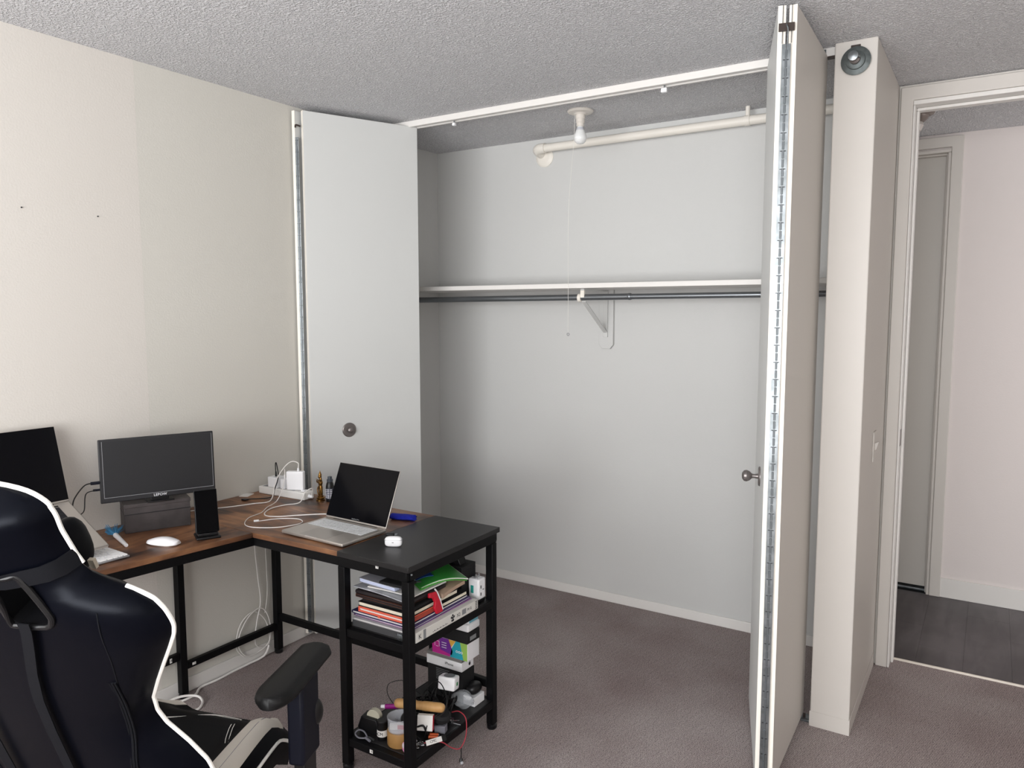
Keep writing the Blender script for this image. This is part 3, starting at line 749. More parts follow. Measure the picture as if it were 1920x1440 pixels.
# mouse
mo = empty('mouse', (0.358, -1.425, DT), math.radians(20))
mm = MB(); rows_ = []
for i in range(13):
    t = i/12; xx = -0.057+0.114*t
    w = 0.0285*math.sin(PI*min(max(0.03+0.94*t, 0), 1))**0.33; h = 0.004+0.017*math.sin(PI*min(0.08+0.80*t, 1))
    rows_.append([Vector((xx, w*math.cos(a), 0.0045+h*max(math.sin(a), 0)**0.8 if a <= PI else 0.0045)) for a in [PI*k/10 for k in range(11)]]+[Vector((xx, -w*0.9, 0.0035)), Vector((xx, w*0.9, 0.0035))])
mm.grid(rows_, True, True); mm.build('mouse_shell', WPLAST, mo, local=True, ang=60)
MB().lathe([(0.5, 0.0005), (0.5, 0.004)], 24, Matrix.Diagonal((0.105, 0.048, 1, 1))).build('mouse_base', ALU, mo, local=True)
tag(mo, 'white low-profile computer mouse on the brown desk', 'mouse')

# duster with white handle
du = empty('brush', (0.16, -1.475, DT))
MB().cyl((0.150, -1.470, DT+0.010), (0.285, -1.512, DT+0.007), 0.0085, 12, 0.0060).build('handle', WPLAST, du)
hd = MB()
for k in range(90):
    a = random.uniform(0, 2*PI); r = random.uniform(0.0, 1); L_ = random.uniform(0.03, 0.055)
    p = Vector((0.150, -1.470, DT+0.012)); d = Vector((-0.9+random.uniform(-.5, .5), 0.35+random.uniform(-.7, .7), random.uniform(-0.1, 0.55))).normalized()
    q = p+d*L_; q.z = max(q.z, DT+0.003)
    hd.cyl(p, q, 0.0022, 5, 0.0008)
hd.build('bristles', TEALB, du, kind='stuff')
tag(du, 'small blue bristle brush with a white handle beside the large laptop', 'brush')

# phone on a charging stand
ph = empty('phone_stand', (0.395, -1.285, DT), math.radians(62))
B(-0.040, 0.040, -0.052, 0.030, 0, 0.008).build('stand_base', BLACKP, ph, local=True, bevel=0.003)
MB().hexa([Vector(p) for p in ((-0.034,-0.012,0.008),(0.034,-0.012,0.008),(0.034,0.028,0.008),(-0.034,0.028,0.008),(-0.034,0.012,0.12),(0.034,0.012,0.12),(0.034,0.022,0.12),(-0.034,0.022,0.12))]).build('back_rest', BLACKMAT, ph, local=True, bevel=0.002)
B(-0.032, 0.032, -0.034, -0.012, 0.008, 0.018).build('phone_ledge', BLACKP, ph, local=True, bevel=0.002)
tag(ph, 'black charging stand holding up a phone at the inner corner of the desk', 'phone stand')
fo = empty('phone', (0.395, -1.285, DT+0.018), math.radians(62))
Mf = Matrix.Translation((0, -0.026, 0.001)) @ Matrix.Rotation(math.radians(-15), 4, 'X')
fb = MB().box(-0.038, 0.038, -0.0085, -0.0005, 0, 0.148, Mf).build('phone_body', BLACKP, fo, local=True, bevel=0.006, segs=3)
MB().box(-0.036, 0.036, -0.0092, -0.0084, 0.003, 0.145, Mf).build('screen', mat('phone_glass', (3, 3, 5), 0.2, spec=0.05), fb, local=True, bevel=0.0003)
tag(fo, 'black phone leaning upright on the charging stand', 'phone')

# white card
cd_ = empty('card', (0.025, -0.822, DT), math.radians(25))
B(-0.022, 0.018, -0.028, 0.028, 0, 0.0018).build('card_sheet', PAPER, cd_, local=True)
tag(cd_, 'small white card lying by the wall left of the power strip', 'card')

# power strip and chargers
ps_ = empty('power_strip', (0.17, -0.735, DT), math.radians(2))
B(-0.135, 0.135, -0.030, 0.030, 0, 0.032).build('strip_body', mat('strip_white', (226, 224, 220), 0.4), ps_, local=True, bevel=0.005, segs=3)
for k in range(4):
    s_ = B(-0.118+k*0.05, -0.085+k*0.05, -0.018, 0.018, 0.032, 0.0324).build('socket', GREYI, ps_, local=True)
B(0.098, 0.115, -0.010, 0.010, 0.032, 0.036).build('switch_rocker', WPLAST, ps_, local=True, bevel=0.001)
MB().cyl((0.135, 0, 0.014), (0.155, 0, 0.012), 0.008, 10, 0.005).build('cord_grip', WPLAST, ps_, local=True)
tag(ps_, 'long white power strip at the back corner of the desk', 'power strip')
c3 = empty('usb_charger', (0.118, -0.745, DT+0.0325))
B(0.090, 0.146, -0.764, -0.712, DT+0.0325, DT+0.078).build('charger_body', WPLAST, c3, bevel=0.003)
tag(c3, 'small white cube charger plugged into the power strip', 'charger')
c4 = empty('laptop_charger', (0.232, -0.735, DT+0.0325))
Mq = Matrix.Translation((0.232, -0.735, DT+0.033)) @ Matrix.Rotation(math.radians(28), 4, 'Z')
MB().box(-0.037, 0.037, -0.014, 0.014, 0, 0.080, Mq).build('charger_body', WPLAST, c4, bevel=0.005, segs=3)
MB().cyl(Mq @ Vector((0.012, 0, 0.080)), Mq @ Vector((0.012, 0, 0.092)), 0.0045, 10).build('plug', WPLAST, c4)
tag(c4, 'large white square laptop charger standing on the power strip', 'charger')
c4b = empty('plug_adapter', (0.172, -0.735, DT+0.0325))
B(0.158, 0.184, -0.756, -0.724, DT+0.0325, DT+0.074).build('adapter_body', WPLAST, c4b, bevel=0.003)
MB().cyl((0.171, -0.740, DT+0.074), (0.171, -0.740, DT+0.092), 0.004, 8).build('plug', WPLAST, c4b)
tag(c4b, 'narrow white adapter between the two white chargers', 'charger')
c5 = empty('black_cable', (0.115, -0.735, DT+0.078))
MB().tube([(0.119, -0.742, 0.829), (0.116, -0.742, 0.876), (0.121, -0.742, 0.888), (0.130, -0.745, 0.872), (0.148, -0.755, 0.840), (0.160, -0.772, 0.815), (0.158, -0.785, 0.785), (0.165, -0.800, 0.762), (0.150, -0.815, 0.7535), (0.120, -0.850, 0.7535), (0.09, -0.880, 0.7535)], 0.0022).build('cord', BLACKP, c5)
MB().cyl((0.119, -0.742, 0.8285), (0.118, -0.742, 0.850), 0.0045, 10, 0.003).build('plug', BLACKP, c5)
B(0.08, 0.105, -0.895, -0.875, 0.7505, 0.757).build('end_plug', BLACKP, c5, bevel=0.002)
tag(c5, 'black charging cable looping up from the cube charger onto the desk', 'cable')
zc = 0.7525
def dcable(pts, label, r=0.0020, plug=None, name='white_cable'):
    e = empty(name, pts[0]); MB().tube(pts, r).build('cord', WCABLE, e)
    if plug: MB().cyl(*plug, 0.0042, 8).build('plug', WPLAST, e)
    tag(e, label, 'cable', 'white cables on the desk')
tp = Mq @ Vector((0.012, 0, 0.092))
dcable([tuple(tp), tuple(tp+Vector((0, 0, 0.022))), (0.215, -0.742, 0.902), (0.185, -0.757, 0.874), (0.170, -0.790, 0.82), (0.185, -0.815, 0.775), (0.200, -0.852, zc), (0.175, -0.905, zc), (0.150, -0.965, zc), (0.120, -1.02, zc), (0.062, -1.11, zc), (0.045, -1.20, zc)],
       'white cable arching from the large charger to the back of the phone stand')
dcable([(0.171, -0.740, 0.842), (0.180, -0.748, 0.868), (0.200, -0.765, 0.84), (0.215, -0.795, 0.79), (0.225, -0.835, zc), (0.27, -0.92, zc), (0.315, -0.985, zc), (0.335, -1.06, zc), (0.395, -1.125, zc), (0.455, -1.135, zc), (0.53, -1.088, zc), (0.56, -1.02, zc), (0.545, -0.985, zc), (0.50, -0.972, zc), (0.44, -1.008, zc), (0.405, -1.070, zc)],
       'thin white cable looping on the desk beside the silver laptop', 0.0017, ((0.405, -1.070, 0.7545), (0.395, -1.085, 0.7545)))
dcable([(0.312, -0.722, 0.765), (0.33, -0.735, 0.80), (0.322, -0.765, 0.79), (0.325, -0.80, zc+0.002), (0.300, -0.855, zc), (0.295, -0.915, zc), (0.325, -0.975, zc), (0.37, -1.005, zc), (0.42, -0.985, zc), (0.475, -0.925, zc), (0.545, -0.865, zc), (0.594, -0.90, 0.757)],
       'white cable curving from the power strip to the side of the silver laptop', 0.0023)

# brass figurine
fg = empty('brass_figurine', (0.357, -0.715, DT))
Mg = Matrix.Translation((0.357, -0.715, DT))
MB().lathe([(0.019, 0), (0.019, 0.004), (0.015, 0.006), (0.017, 0.010), (0.017, 0.013), (0.012, 0.016), (0.013, 0.020)], 20, Mg).build('pedestal', BRASS, fg)
fb = MB()
fb.tube([Mg @ Vector(p) for p in ((0.004, 0, 0.018), (0.005, 0, 0.040), (0.001, 0, 0.058), (0.0, 0, 0.070))], 0.0058, 10)
fb.tube([Mg @ Vector(p) for p in ((-0.006, 0.001, 0.018), (0.001, -0.004, 0.038), (-0.002, 0, 0.058))], 0.0045, 10)
fb.sphere(Mg @ Vector((0, 0, 0.074)), 0.0105, 0.0085, 0.016)
fb.sphere(Mg @ Vector((0.001, 0, 0.050)), 0.010, 0.008, 0.020)
fb.sphere(Mg @ Vector((0.006, -0.004, 0.090)), 0.006, 0.005, 0.010)
fb.sphere(Mg @ Vector((-0.001, -0.001, 0.100)), 0.0075, 0.0075, 0.0095)
fb.lathe([(0.006, 0.103), (0.007, 0.107), (0.0045, 0.114), (0.002, 0.121), (0.0005, 0.126)], 12, Mg @ Matrix.Translation((-0.001, 0, 0)))
fb.build('figure', BRASS, fg)
fa = MB()
fa.tube([Mg @ Vector(p) for p in ((0.007, 0, 0.082), (0.015, -0.004, 0.076), (0.006, -0.011, 0.084), (-0.004, -0.010, 0.088))], 0.0026, 8)
fa.tube([Mg @ Vector(p) for p in ((-0.007, 0, 0.082), (-0.014, -0.003, 0.074), (-0.010, -0.010, 0.084))], 0.0026, 8)
fa.tube([Mg @ Vector(p) for p in ((-0.014, -0.010, 0.090), (0.016, -0.012, 0.086))], 0.0014, 6)
fa.build('arms', BRASS, fg)
MB().tube([Mg @ Vector(p) for p in ((-0.009, 0.002, 0.060), (-0.016, 0.0, 0.048), (-0.013, -0.002, 0.030), (-0.010, 0, 0.020))], 0.0028, 8).build('robe', BRASS, fg)
tag(fg, 'small brass standing figurine on a round pedestal beside the spray bottle', 'figurine')

# spray bottle
sb = empty('spray_bottle', (0.402, -0.705, DT))
Mb_ = Matrix.Translation((0.402, -0.705, DT))
MB().lathe([(0.016, 0), (0.0172, 0.003), (0.0172, 0.062), (0.014, 0.076), (0.011, 0.082)], 24, Mb_).build('bottle', BLACKP, sb)
MB().lathe([(0.0175, 0.012), (0.0176, 0.013), (0.0176, 0.056), (0.0175, 0.057)], 24, Mb_).build('bottle_label', mat('label_dark', (58, 62, 74), 0.5), sb)
for k, (zz, s_) in enumerate(((0.048, 'SPRAY'),)):
    pass
lines = MB()
for zz in (0.018, 0.024, 0.030, 0.037, 0.044, 0.051):
    for a0 in (-2.1, -1.4, -0.75):
        for q in range(4):
            a = a0+q*0.12
            lines.box(-0.0010, 0.0010, -0.0005, 0.0005, -0.0012, 0.0012, Mb_ @ Matrix.Rotation(a, 4, 'Z') @ Matrix.Translation((0.0178, 0, zz)) @ Matrix.Rotation(PI/2, 4, 'Z'))
lines.build('print', WINK, sb)
MB().lathe([(0.012, 0.082), (0.0125, 0.084), (0.0125, 0.092), (0.009, 0.094), (0.0085, 0.104), (0.003, 0.105)], 20, Mb_).build('spray_head', mat('grey_cap', (60, 66, 74), 0.4), sb)
tag(sb, 'small black spray bottle with printed label behind the silver laptop', 'bottle')

# blue pouch
bp2 = MB(); rows_ = []
for i in range(11):
    t = i/10; xx = 0.800+0.088*t; w = 0.024*(math.sin(PI*(0.12+0.80*t))**0.5)
    rows_.append([Vector((xx+0.004*math.sin(6*a), -0.775+0.3*(xx-0.8)+w*math.cos(a), DT+0.011+0.0105*math.sin(a)*(1+0.12*math.sin(9*a+5*t)))) for a in [2*PI*k/20 for k in range(20)]])
bp2.grid(rows_, True, True)
o = bp2.build('cloth_pouch', BLUE, ang=80); tag(o, 'bright blue cloth pouch lying behind the silver laptop', 'pouch')

# earbud case and black clip on the black board
ec = empty('earbud_case', (1.030, -1.030, DT+0.0005), math.radians(28))
MB().sphere((0, 0, 0.0170), 0.029, 0.0115, 0.0170, 24, 14, e=0.55).build('case_body', WPLAST, ec, local=True, ang=80)
B(-0.0302, 0.0302, -0.0116, 0.0116, 0.0235, 0.0239).build('lid_seam', GREYI, ec, local=True)
B(-0.003, 0.003, -0.0122, -0.0110, 0.015, 0.0166).build('charge_light', INK, ec, local=True)
tag(ec, 'small white earbud case standing on the black desk board', 'earbud case')
bc = empty('black_dongle', (0.945, -0.945, DT+0.0005), math.radians(30))
B(-0.018, 0.012, -0.010, 0.010, 0, 0.012).build('dongle_body', BLACKP, bc, local=True, bevel=0.004)
B(0.012, 0.022, -0.006, 0.006, 0.003, 0.008).build('dongle_plug', STEEL, bc, local=True, bevel=0.001)
tag(bc, 'little black dongle just behind the white earbud case', 'dongle')

# ------------------------------------------------------------------ stack on the middle shelf
def slabthing(name, label, cat, x0, x1, y0, y1, z, h, rz, cover, pages=None, spine='left', group='papers and notebooks on the shelf', cv=0.0012, bev=0.001, soft=False):
    """flat book or notebook: pages between two covers; spine on the given side (left = -x, front = -y, right = +x)"""
    cx, cy = (x0+x1)/2, (y0+y1)/2; w, d = x1-x0, y1-y0
    e = empty(name, (cx, cy, z), rz)
    if pages is None:
        B(-w/2, w/2, -d/2, d/2, 0, h).build('cover', cover, e, local=True, bevel=bev)
    else:
        c = MB(); c.box(-w/2, w/2, -d/2, d/2, 0, cv); c.box(-w/2, w/2, -d/2, d/2, h-cv, h)
        if spine == 'left': c.box(-w/2, -w/2+cv, -d/2, d/2, cv, h-cv)
        if spine == 'right': c.box(w/2-cv, w/2, -d/2, d/2, cv, h-cv)
        c.build('cover', cover, e, local=True, bevel=min(bev, cv*0.4))
        g = 0.003
        B(-w/2+g, w/2-g, -d/2+g, d/2-g, cv+0.0001, h-cv-0.0001).build('pages', pages, e, local=True)
    tag(e, label, cat, group)
    return e
z = S1+0.0005
e = slabthing('spiral_notebook', 'dark grey spiral notebook at the bottom of the shelf stack', 'notebook', 0.936, 1.172, -1.133, -0.83, z, 0.022, 0, GREYC, None)
sp_ = MB()
for k in range(8):
    yy = -0.154-0.0005; xx = 0.085+k*0.0048
    sp_.tube([(xx, yy-0.0015+0.004*math.cos(t), 0.011+0.0115*math.sin(t)) for t in [q*PI/4 for q in range(8)]], 0.0007, 5, 2, True)
sp_.build('spiral_wire', STEEL, e, local=True, kind='stuff')
z2 = z+0.0225
# boxed game with printed spine, facing the right side
bxg = empty('puzzle_box', (1.1895, -0.985, z))
B(1.1735, 1.2045, -1.130, -0.790, z, z+0.033).build('box_body', mat('spine_white', (214, 212, 206), 0.5), bxg, bevel=0.0015)
pr = MB()
def spine_text(s, y, zz, size, nm='lettering'):
    return text(s, size, frame3((1.2047, y, zz), (0, 1, 0), (0, 0, 1)), INK, nm, bxg, 0.0002)
spine_text('K', -1.110, z+0.016, 0.022)
spine_text('X2', -0.905, z+0.016, 0.017)
spine_text('M G', -0.842, z+0.016, 0.014)
for k, (dy, dz) in enumerate(((0, 0), (0.007, 0.003), (-0.007, 0.003), (0.003, -0.008), (-0.004, -0.008), (0, 0.009))):
    pr.lathe([(0.0042, 0), (0.0042, 0.0003)], 10, frame3((1.2046, -0.938+dy, z+0.017+dz), (0, 1, 0), (0, 0, 1)))
for q in range(11): pr.box(1.2046, 1.2049, -1.045+q*0.0075, -1.0415+q*0.0075, z+0.007, z+0.009+0.002*(q % 2))
for q in range(5): pr.box(1.2046, 1.2049, -0.807, -0.795, z+0.004+q*0.0058, z+0.0068+q*0.0058)
pr.build('spine_print', INK, bxg)
B(1.2046, 1.2048, -0.885, -0.862, z+0.008, z+0.026).build('grey_print', GREYI, bxg); B(1.2046, 1.2048, -1.093, -1.080, z+0.001, z+0.032).build('grey_print', GREYI, bxg)
tag(bxg, 'long white box with printed spine lying along the right edge of the middle shelf', 'box')
slabthing('magazine', 'light grey magazine just above the bottom spiral notebook', 'magazine', 0.936, 1.170, -1.132, -0.84, z2, 0.0065, 0.01, mat('grey_paper', (190, 188, 190), 0.5), PAPER)
z3 = z2+0.0068
slabthing('magazine', 'lilac magazine with white page edges under the navy one', 'magazine', 0.93, 1.186, -1.120, -0.80, z3+0.001, 0.006, -0.01, LILAC, PAPER)
slabthing('magazine', 'violet striped magazine above the lilac one', 'magazine', 0.932, 1.183, -1.122, -0.805, z3+0.0075, 0.006, 0.012, mat('violet_card', (96, 76, 128), 0.5), PAPER)
slabthing('folder', 'navy folder under the orange notebook', 'folder', 0.930, 1.176, -1.130, -0.81, z3+0.014, 0.0085, 0.0, NAVY, PAPER)
z4 = z3+0.023
e = slabthing('notebook', 'orange notebook with white page edges and a bookmark', 'notebook', 0.958, 1.172, -1.128, -0.985, z4, 0.018, 0.0, ORANGE, PAPER, cv=0.006)
B(1.046, 1.056, -1.1305-0.0, -1.1275, z4-0.003, z4+0.006).build('bookmark', ORANGE, e)
B(1.1725, 1.1745, -1.120, -0.99, z4+0.003, z4+0.015).build('red_panel', RUST, e)
z5 = z4+0.0184
slabthing('notebook', 'black notebook with ivory pages above the orange one', 'notebook', 0.955, 1.170, -1.125, -0.86, z5, 0.015, 0.005, BLACKMAT, IVORY, spine='none', cv=0.0018)
z6 = z5+0.0154
slabthing('pouch', 'black leather pouch in the middle of the shelf stack', 'pouch', 0.965, 1.168, -1.118, -0.90, z6, 0.012, 0.03, BLACKMAT, None, bev=0.005)
slabthing('wallet', 'brown leather document wallet below the clear sleeve', 'wallet', 0.945, 1.150, -1.126, -0.93, z6+0.0125, 0.010, -0.02, BROWN, BROWNBLK, cv=0.002)
slabthing('document_case', 'black document case on top of the brown wallet', 'document case', 0.940, 1.165, -1.124, -0.92, z6+0.023, 0.014, 0.01, BROWNBLK, None, bev=0.005)
z7 = z6+0.0375
def sheet(pts, th, nx=8, ny=8, bend=lambda u, v: 0.0):
    """bent sheet through four corner points (bilinear), closed and th thick"""
    P = [Vector(p) for p in pts]; mb = MB(); top = []; bot = []
    for j in range(ny+1):
        v = j/ny; r1 = []; r2 = []
        for i in range(nx+1):
            u = i/nx
            q = P[0]*(1-u)*(1-v)+P[1]*u*(1-v)+P[2]*u*v+P[3]*(1-u)*v+Vector((0, 0, bend(u, v)))
            r1.append(q+Vector((0, 0, th))); r2.append(q)
        top.append(r1); bot.append(r2)
    mb.grid(top); mb.grid(bot)
    def side(a, b):
        mb.grid([a, b])
    side(top[0], bot[0]); side(top[-1], bot[-1]); side([r[0] for r in top], [r[0] for r in bot]); side([r[-1] for r in top], [r[-1] for r in bot])
    bmesh.ops.remove_doubles(mb.bm, verts=mb.bm.verts, dist=1e-5)
    return mb
fz = z7+0.001
cs = empty('clear_sleeve', (1.04, -1.02, fz))
sheet([(0.935, -1.125, fz+0.006), (1.150, -1.132, fz-0.000), (1.165, -0.92, fz+0.001), (0.955, -0.925, fz+0.008)], 0.003, bend=lambda u, v: 0.003*math.sin(PI*u)).build('sleeve', mat('milky_sleeve', (196, 198, 204), 0.25, spec=0.6, vary=(18, (150, 154, 160), 0.2)), cs)
sheet([(0.99, -1.115, fz+0.0115), (1.168, -1.10, fz+0.0065), (1.172, -0.93, fz+0.0075), (0.99, -0.93, fz+0.0135)], 0.004, bend=lambda u, v: 0.002*math.sin(PI*u)).build('documents', PAPER, cs)
tag(cs, 'translucent plastic sleeve of papers sticking out left of the stack', 'plastic sleeve')
z8 = fz+0.022
e = slabthing('spiral_notebook', 'blue-white spiral notebook near the top of the shelf stack', 'notebook', 0.952, 1.118, -1.118, -0.99, z8, 0.014, -0.06, mat('grey_cover', (168, 168, 176), 0.5), mat('blue_white_pages', (200, 208, 234), 0.6), spine='none')
sp_ = MB()
for k in range(16):
    sp_.tube([(0.083+0.006*math.cos(t), -0.058+k*0.0075, 0.007+0.007*math.sin(t)) for t in [q*PI/4 for q in range(8)]], 0.0006, 5, 2, True)
sp_.build('spiral_wire', STEEL, e, local=True, kind='stuff')
z9 = z8+0.0146
e = empty('black_pouch', (1.11, -1.07, z9))
B(1.045, 1.150, -1.122, -1.055, z9, z9+0.010).build('pouch_body', BLACKMAT, e, bevel=0.004); tag(e, 'small black pouch on the blue-white spiral notebook', 'pouch')
e = empty('teal_folder', (1.07, -0.99, z9))
sheet([(0.985, -1.045, z9+0.0005), (1.110, -1.050, z9+0.0005), (1.100, -0.98, z9+0.004), (0.985, -0.97, z9+0.003)], 0.006, bend=lambda u, v: 0.003*math.sin(PI*v)).build('folder_cover', TEAL, e)
tag(e, 'dark teal folder at the top left of the shelf stack', 'folder')
# right-hand part of the stack
rz_ = z6
e = slabthing('notebook', 'thin black notebook with ivory pages behind the red holder', 'notebook', 1.03, 1.166, -0.978, -0.80, z3+0.0235, 0.014, 0.0, BLACKMAT, IVORY, spine='left', cv=0.0015) if False else None
bb_ = empty('black_book', (1.08, -0.87, z5))
B(1.00, 1.176, -0.978, -0.815, z4+0.0003, z4+0.0020).build('cover', BLACKMAT, bb_)
B(1.003, 1.174, -0.976, -0.818, z4+0.0022, z4+0.0130).build('pages', IVORY, bb_)
B(1.00, 1.176, -0.978, -0.815, z4+0.0131, z4+0.0150).build('cover', BLACKMAT, bb_)
tag(bb_, 'black covered book with ivory page edge behind the red clip', 'book')
rc = empty('red_holder', (1.18, -0.99, z4+0.016))
Mrh = frame3((1.190, -0.995, z3+0.024), (0, 1, 0), (-0.25, -0.12, 1))
MB().prism([(-0.012, -0.002), (0.018, -0.002), (0.014, 0.030), (0.004, 0.068), (-0.030, 0.072), (-0.034, 0.058), (-0.016, 0.052), (-0.010, 0.036), (-0.020, 0.020)], -0.005, 0.005, Mrh).build('red_body', RED, rc, bevel=0.002)
MB().tube([Mrh @ Vector(p) for p in ((0.022, 0.002, 0), (0.019, 0.034, 0), (0.012, 0.062, 0), (0.004, 0.076, 0))], 0.0028, 8).build('white_edge', WPLAST, rc)
tag(rc, 'curved red plastic holder with white edge wedged at the stack side', 'holder')
en = empty('envelope', (1.10, -0.90, 0.60))
sheet([(1.045, -0.972, z4+0.052), (1.184, -0.962, z4+0.036), (1.184, -0.840, z4+0.048), (1.045, -0.84, z4+0.058)], 0.012, bend=lambda u, v: 0.003*math.sin(PI*v)).build('paper', TAN, en, bevel=0)
tag(en, 'crumpled tan envelope under the green folder', 'envelope')
gf = empty('green_folder', (1.10, -0.92, 0.63))
GP = [(1.160, -1.050, 0.6390), (1.206, -0.858, 0.6220), (1.050, -0.800, 0.646), (0.985, -0.975, 0.6640)]
sheet(GP, 0.0015, bend=lambda u, v: 0.014*math.sin(PI*u)).build('folder_cover', GREEN, gf)
sheet([(p[0]+0.004, p[1]-0.004, p[2]-0.0065) for p in GP], 0.0012, bend=lambda u, v: 0.014*math.sin(PI*u)).build('folder_back', GREEN2, gf)
sheet([(1.158, -1.042, 0.6352), (1.209, -0.854, 0.6175), (1.053, -0.797, 0.6418), (0.989, -0.972, 0.6602)], 0.0030, bend=lambda u, v: 0.014*math.sin(PI*u)).build('white_sheets', PAPER, gf)
MB().prism([(0, 0), (0.016, 0), (0.016, 0.010), (0, 0.010)], 0, 0.0006, frame3((1.131, -1.036, 0.6465), (0.6, 0.55, 0.05), (-0.7, 0.6, 0.08))).build('folder_label', GREYI, gf)
tag(gf, 'shiny green card folder lying on top of the shelf stack', 'folder')
bf = empty('blue_booklet', (1.06, -1.03, 0.66))
def on_green(u, v, dz):
    P = [Vector(p) for p in GP]
    return P[0]*(1-u)*(1-v)+P[1]*u*(1-v)+P[2]*u*v+P[3]*(1-u)*v+Vector((0, 0, 0.014*math.sin(PI*u)+dz))
sheet([tuple(on_green(0.02, 0.20, 0.0055)), tuple(on_green(0.36, 0.16, 0.0035)), tuple(on_green(0.40, 0.80, 0.0035)), tuple(on_green(0.05, 0.85, 0.006))], 0.0025, bend=lambda u, v: 0.004*math.sin(PI*u)).build('cover', BLUEC, bf)
tag(bf, 'dark blue booklet on the left of the green folder', 'booklet')
# objects at the rear of the middle shelf
bk = empty('black_box', (1.08, -0.745, S1))
B(0.99, 1.135, -0.790, -0.705, S1+0.0005, 0.626).build('box_body', BLACKMAT, bk, bevel=0.002)
B(0.9895, 1.1355, -0.7905, -0.7045, 0.606, 0.6072).build('lid_seam', INK, bk)
tag(bk, 'tall black box at the rear of the middle shelf', 'box')
tri = empty('triangular_stand', (1.06, -0.745, 0.627))
Mtr = Matrix(((1,0,0,0),(0,0,1,0),(0,1,0,0),(0,0,0,1)))
MB().prism([(1.00, 0.6265), (1.118, 0.6265), (1.085, 0.694), (1.065, 0.694)], -0.775, -0.735, Mtr).build('stand_body', BLACKP, tri, bevel=0.002)
tag(tri, 'black triangular stand on the tall black box under the desk top', 'stand')
ua = empty('travel_adapter', (1.165, -0.725, S1))
ub = B(1.138, 1.184, -0.757, -0.712, S1+0.012, 0.580).build('adapter_body', WPLAST, ua, bevel=0.006, segs=3)
B(1.140, 1.182, -0.755, -0.714, S1+0.0005, S1+0.0118).build('adapter_base', BLACKP, ua, bevel=0.002)
B(1.150, 1.162, -0.7578, -0.7568, 0.528, 0.556).build('button', mat('teal_button', (40, 150, 140), 0.4), ua, bevel=0.0003)
MB().box(1.1838, 1.1846, -0.745, -0.740, 0.545, 0.556).box(1.1838, 1.1846, -0.745, -0.740, 0.519, 0.530).box(1.1838, 1.1846, -0.732, -0.724, 0.537, 0.540).build('sockets', INK, ua)
for yy in (-0.745, -0.728):
    MB().cyl((1.165, yy, 0.579), (1.165, yy, 0.592), 0.0032, 8).build('pin', CHROME, ua)
MB().box(1.150, 1.158, -0.742, -0.732, 0.579, 0.588).build('pin', CHROME, ua)
tag(ua, 'white universal travel adapter at the rear right of the middle shelf', 'adapter')
ck = MB().tube([(1.186, -0.800, S1+0.003), (1.192, -0.785, S1+0.006), (1.190, -0.768, S1+0.003), (1.178, -0.764, S1+0.002), (1.165, -0.778, S1+0.003)], 0.0025).build('black_lead', BLACKP)
tag(ck, 'short black lead in front of the travel adapter', 'cable')

# ------------------------------------------------------------------ stack of boxes at the rear of the bottom shelf
def bbox(name, label, cat, x0, x1, y0, y1, z0, z1, m, bev=0.0015, group='boxes stacked at the rear of the bottom shelf', rz=0.0):
    e = empty(name, ((x0+x1)/2, (y0+y1)/2, z0), rz); w, d = (x1-x0)/2, (y1-y0)/2
    b = B(-w, w, -d, d, 0, z1-z0).build('box_body', m, e, local=True, bevel=bev, segs=3)
    tag(e, label, cat, group); return e
zz = S2+0.0008
e = bbox('cardboard_box', 'black box at the bottom of the rear box stack', 'box', 0.935, 1.095, -0.738, -0.664, zz, 0.226, BLACKMAT)
ls = MB()
for k in range(7): ls.box(0.975, 1.035-0.006*(k % 3), -0.7386, -0.7382, 0.216-k*0.0065, 0.2175-k*0.0065)
ls.build('small_print', GREYI, e); e.location += Vector((0.027, -0.035, 0))
e = bbox('phone_box', 'shallow white phone box with grey lid above the black one', 'box', 0.930, 1.092, -0.738, -0.664, 0.2065, 0.240, WPLAST)
B(0.932, 1.090, -0.736, -0.666, 0.2402, 0.2525).build('box_lid', mat('grey_lid', (120, 118, 116), 0.3), e, bevel=0.001)
text('iPhone', 0.014, frame3((1.035, -0.7385, 0.225), (1, 0, 0), (0, 0, 1)), INK, 'lettering', e, 0.0002)
Ma = frame3((1.0925, -0.690, 0.223), (0, 1, 0), (0, 0, 1))
lg = MB(); lg.lathe([(0.0062, 0), (0.0062, 0.0004)], 18, Ma @ Matrix.Diagonal((0.9, 1.05, 1, 1))); lg.lathe([(0.0022, 0), (0.0022, 0.0004)], 10, Ma @ Matrix.Translation((0.0012, 0.0088, 0)) @ Matrix.Rotation(0.6, 4, 'Z') @ Matrix.Diagonal((0.6, 1.4, 1, 1)))
lg.build('emblem', INK, e); SHF = Vector((0.027, -0.035, 0.0202)); e.location += SHF
e = bbox('printed_box', 'colourful magenta and teal printed box in the rear stack', 'box', 0.957, 1.118, -0.738, -0.664, 0.2532, 0.3200, WPLAST)
yf = -0.7384
def face(poly, m, nm, dy=0.0): 
    MB().faces([Vector((a, yf-dy, b)) for a, b in poly]+[Vector((a, yf-dy+0.0003, b)) for a, b in poly], [tuple(range(len(poly))), tuple(range(2*len(poly)-1, len(poly)-1, -1))]+[(i, (i+1) % len(poly), len(poly)+(i+1) % len(poly), len(poly)+i) for i in range(len(poly))]).build(nm, m, e, smooth=False)
zb_, zt_ = 0.2545, 0.3187
face([(0.958, zb_), (1.045, zb_), (1.052, 0.272), (1.035, zt_), (0.958, zt_)], MAGENTA, 'print_panel')
face([(0.995, 0.272), (1.048, 0.262), (1.052, 0.276), (1.033, zt_), (0.990, zt_)], PURP2, 'print_panel', 0.0003)
face([(1.034, zt_), (1.066, zt_), (1.046, 0.292)], YELP, 'print_panel', 0.0006)
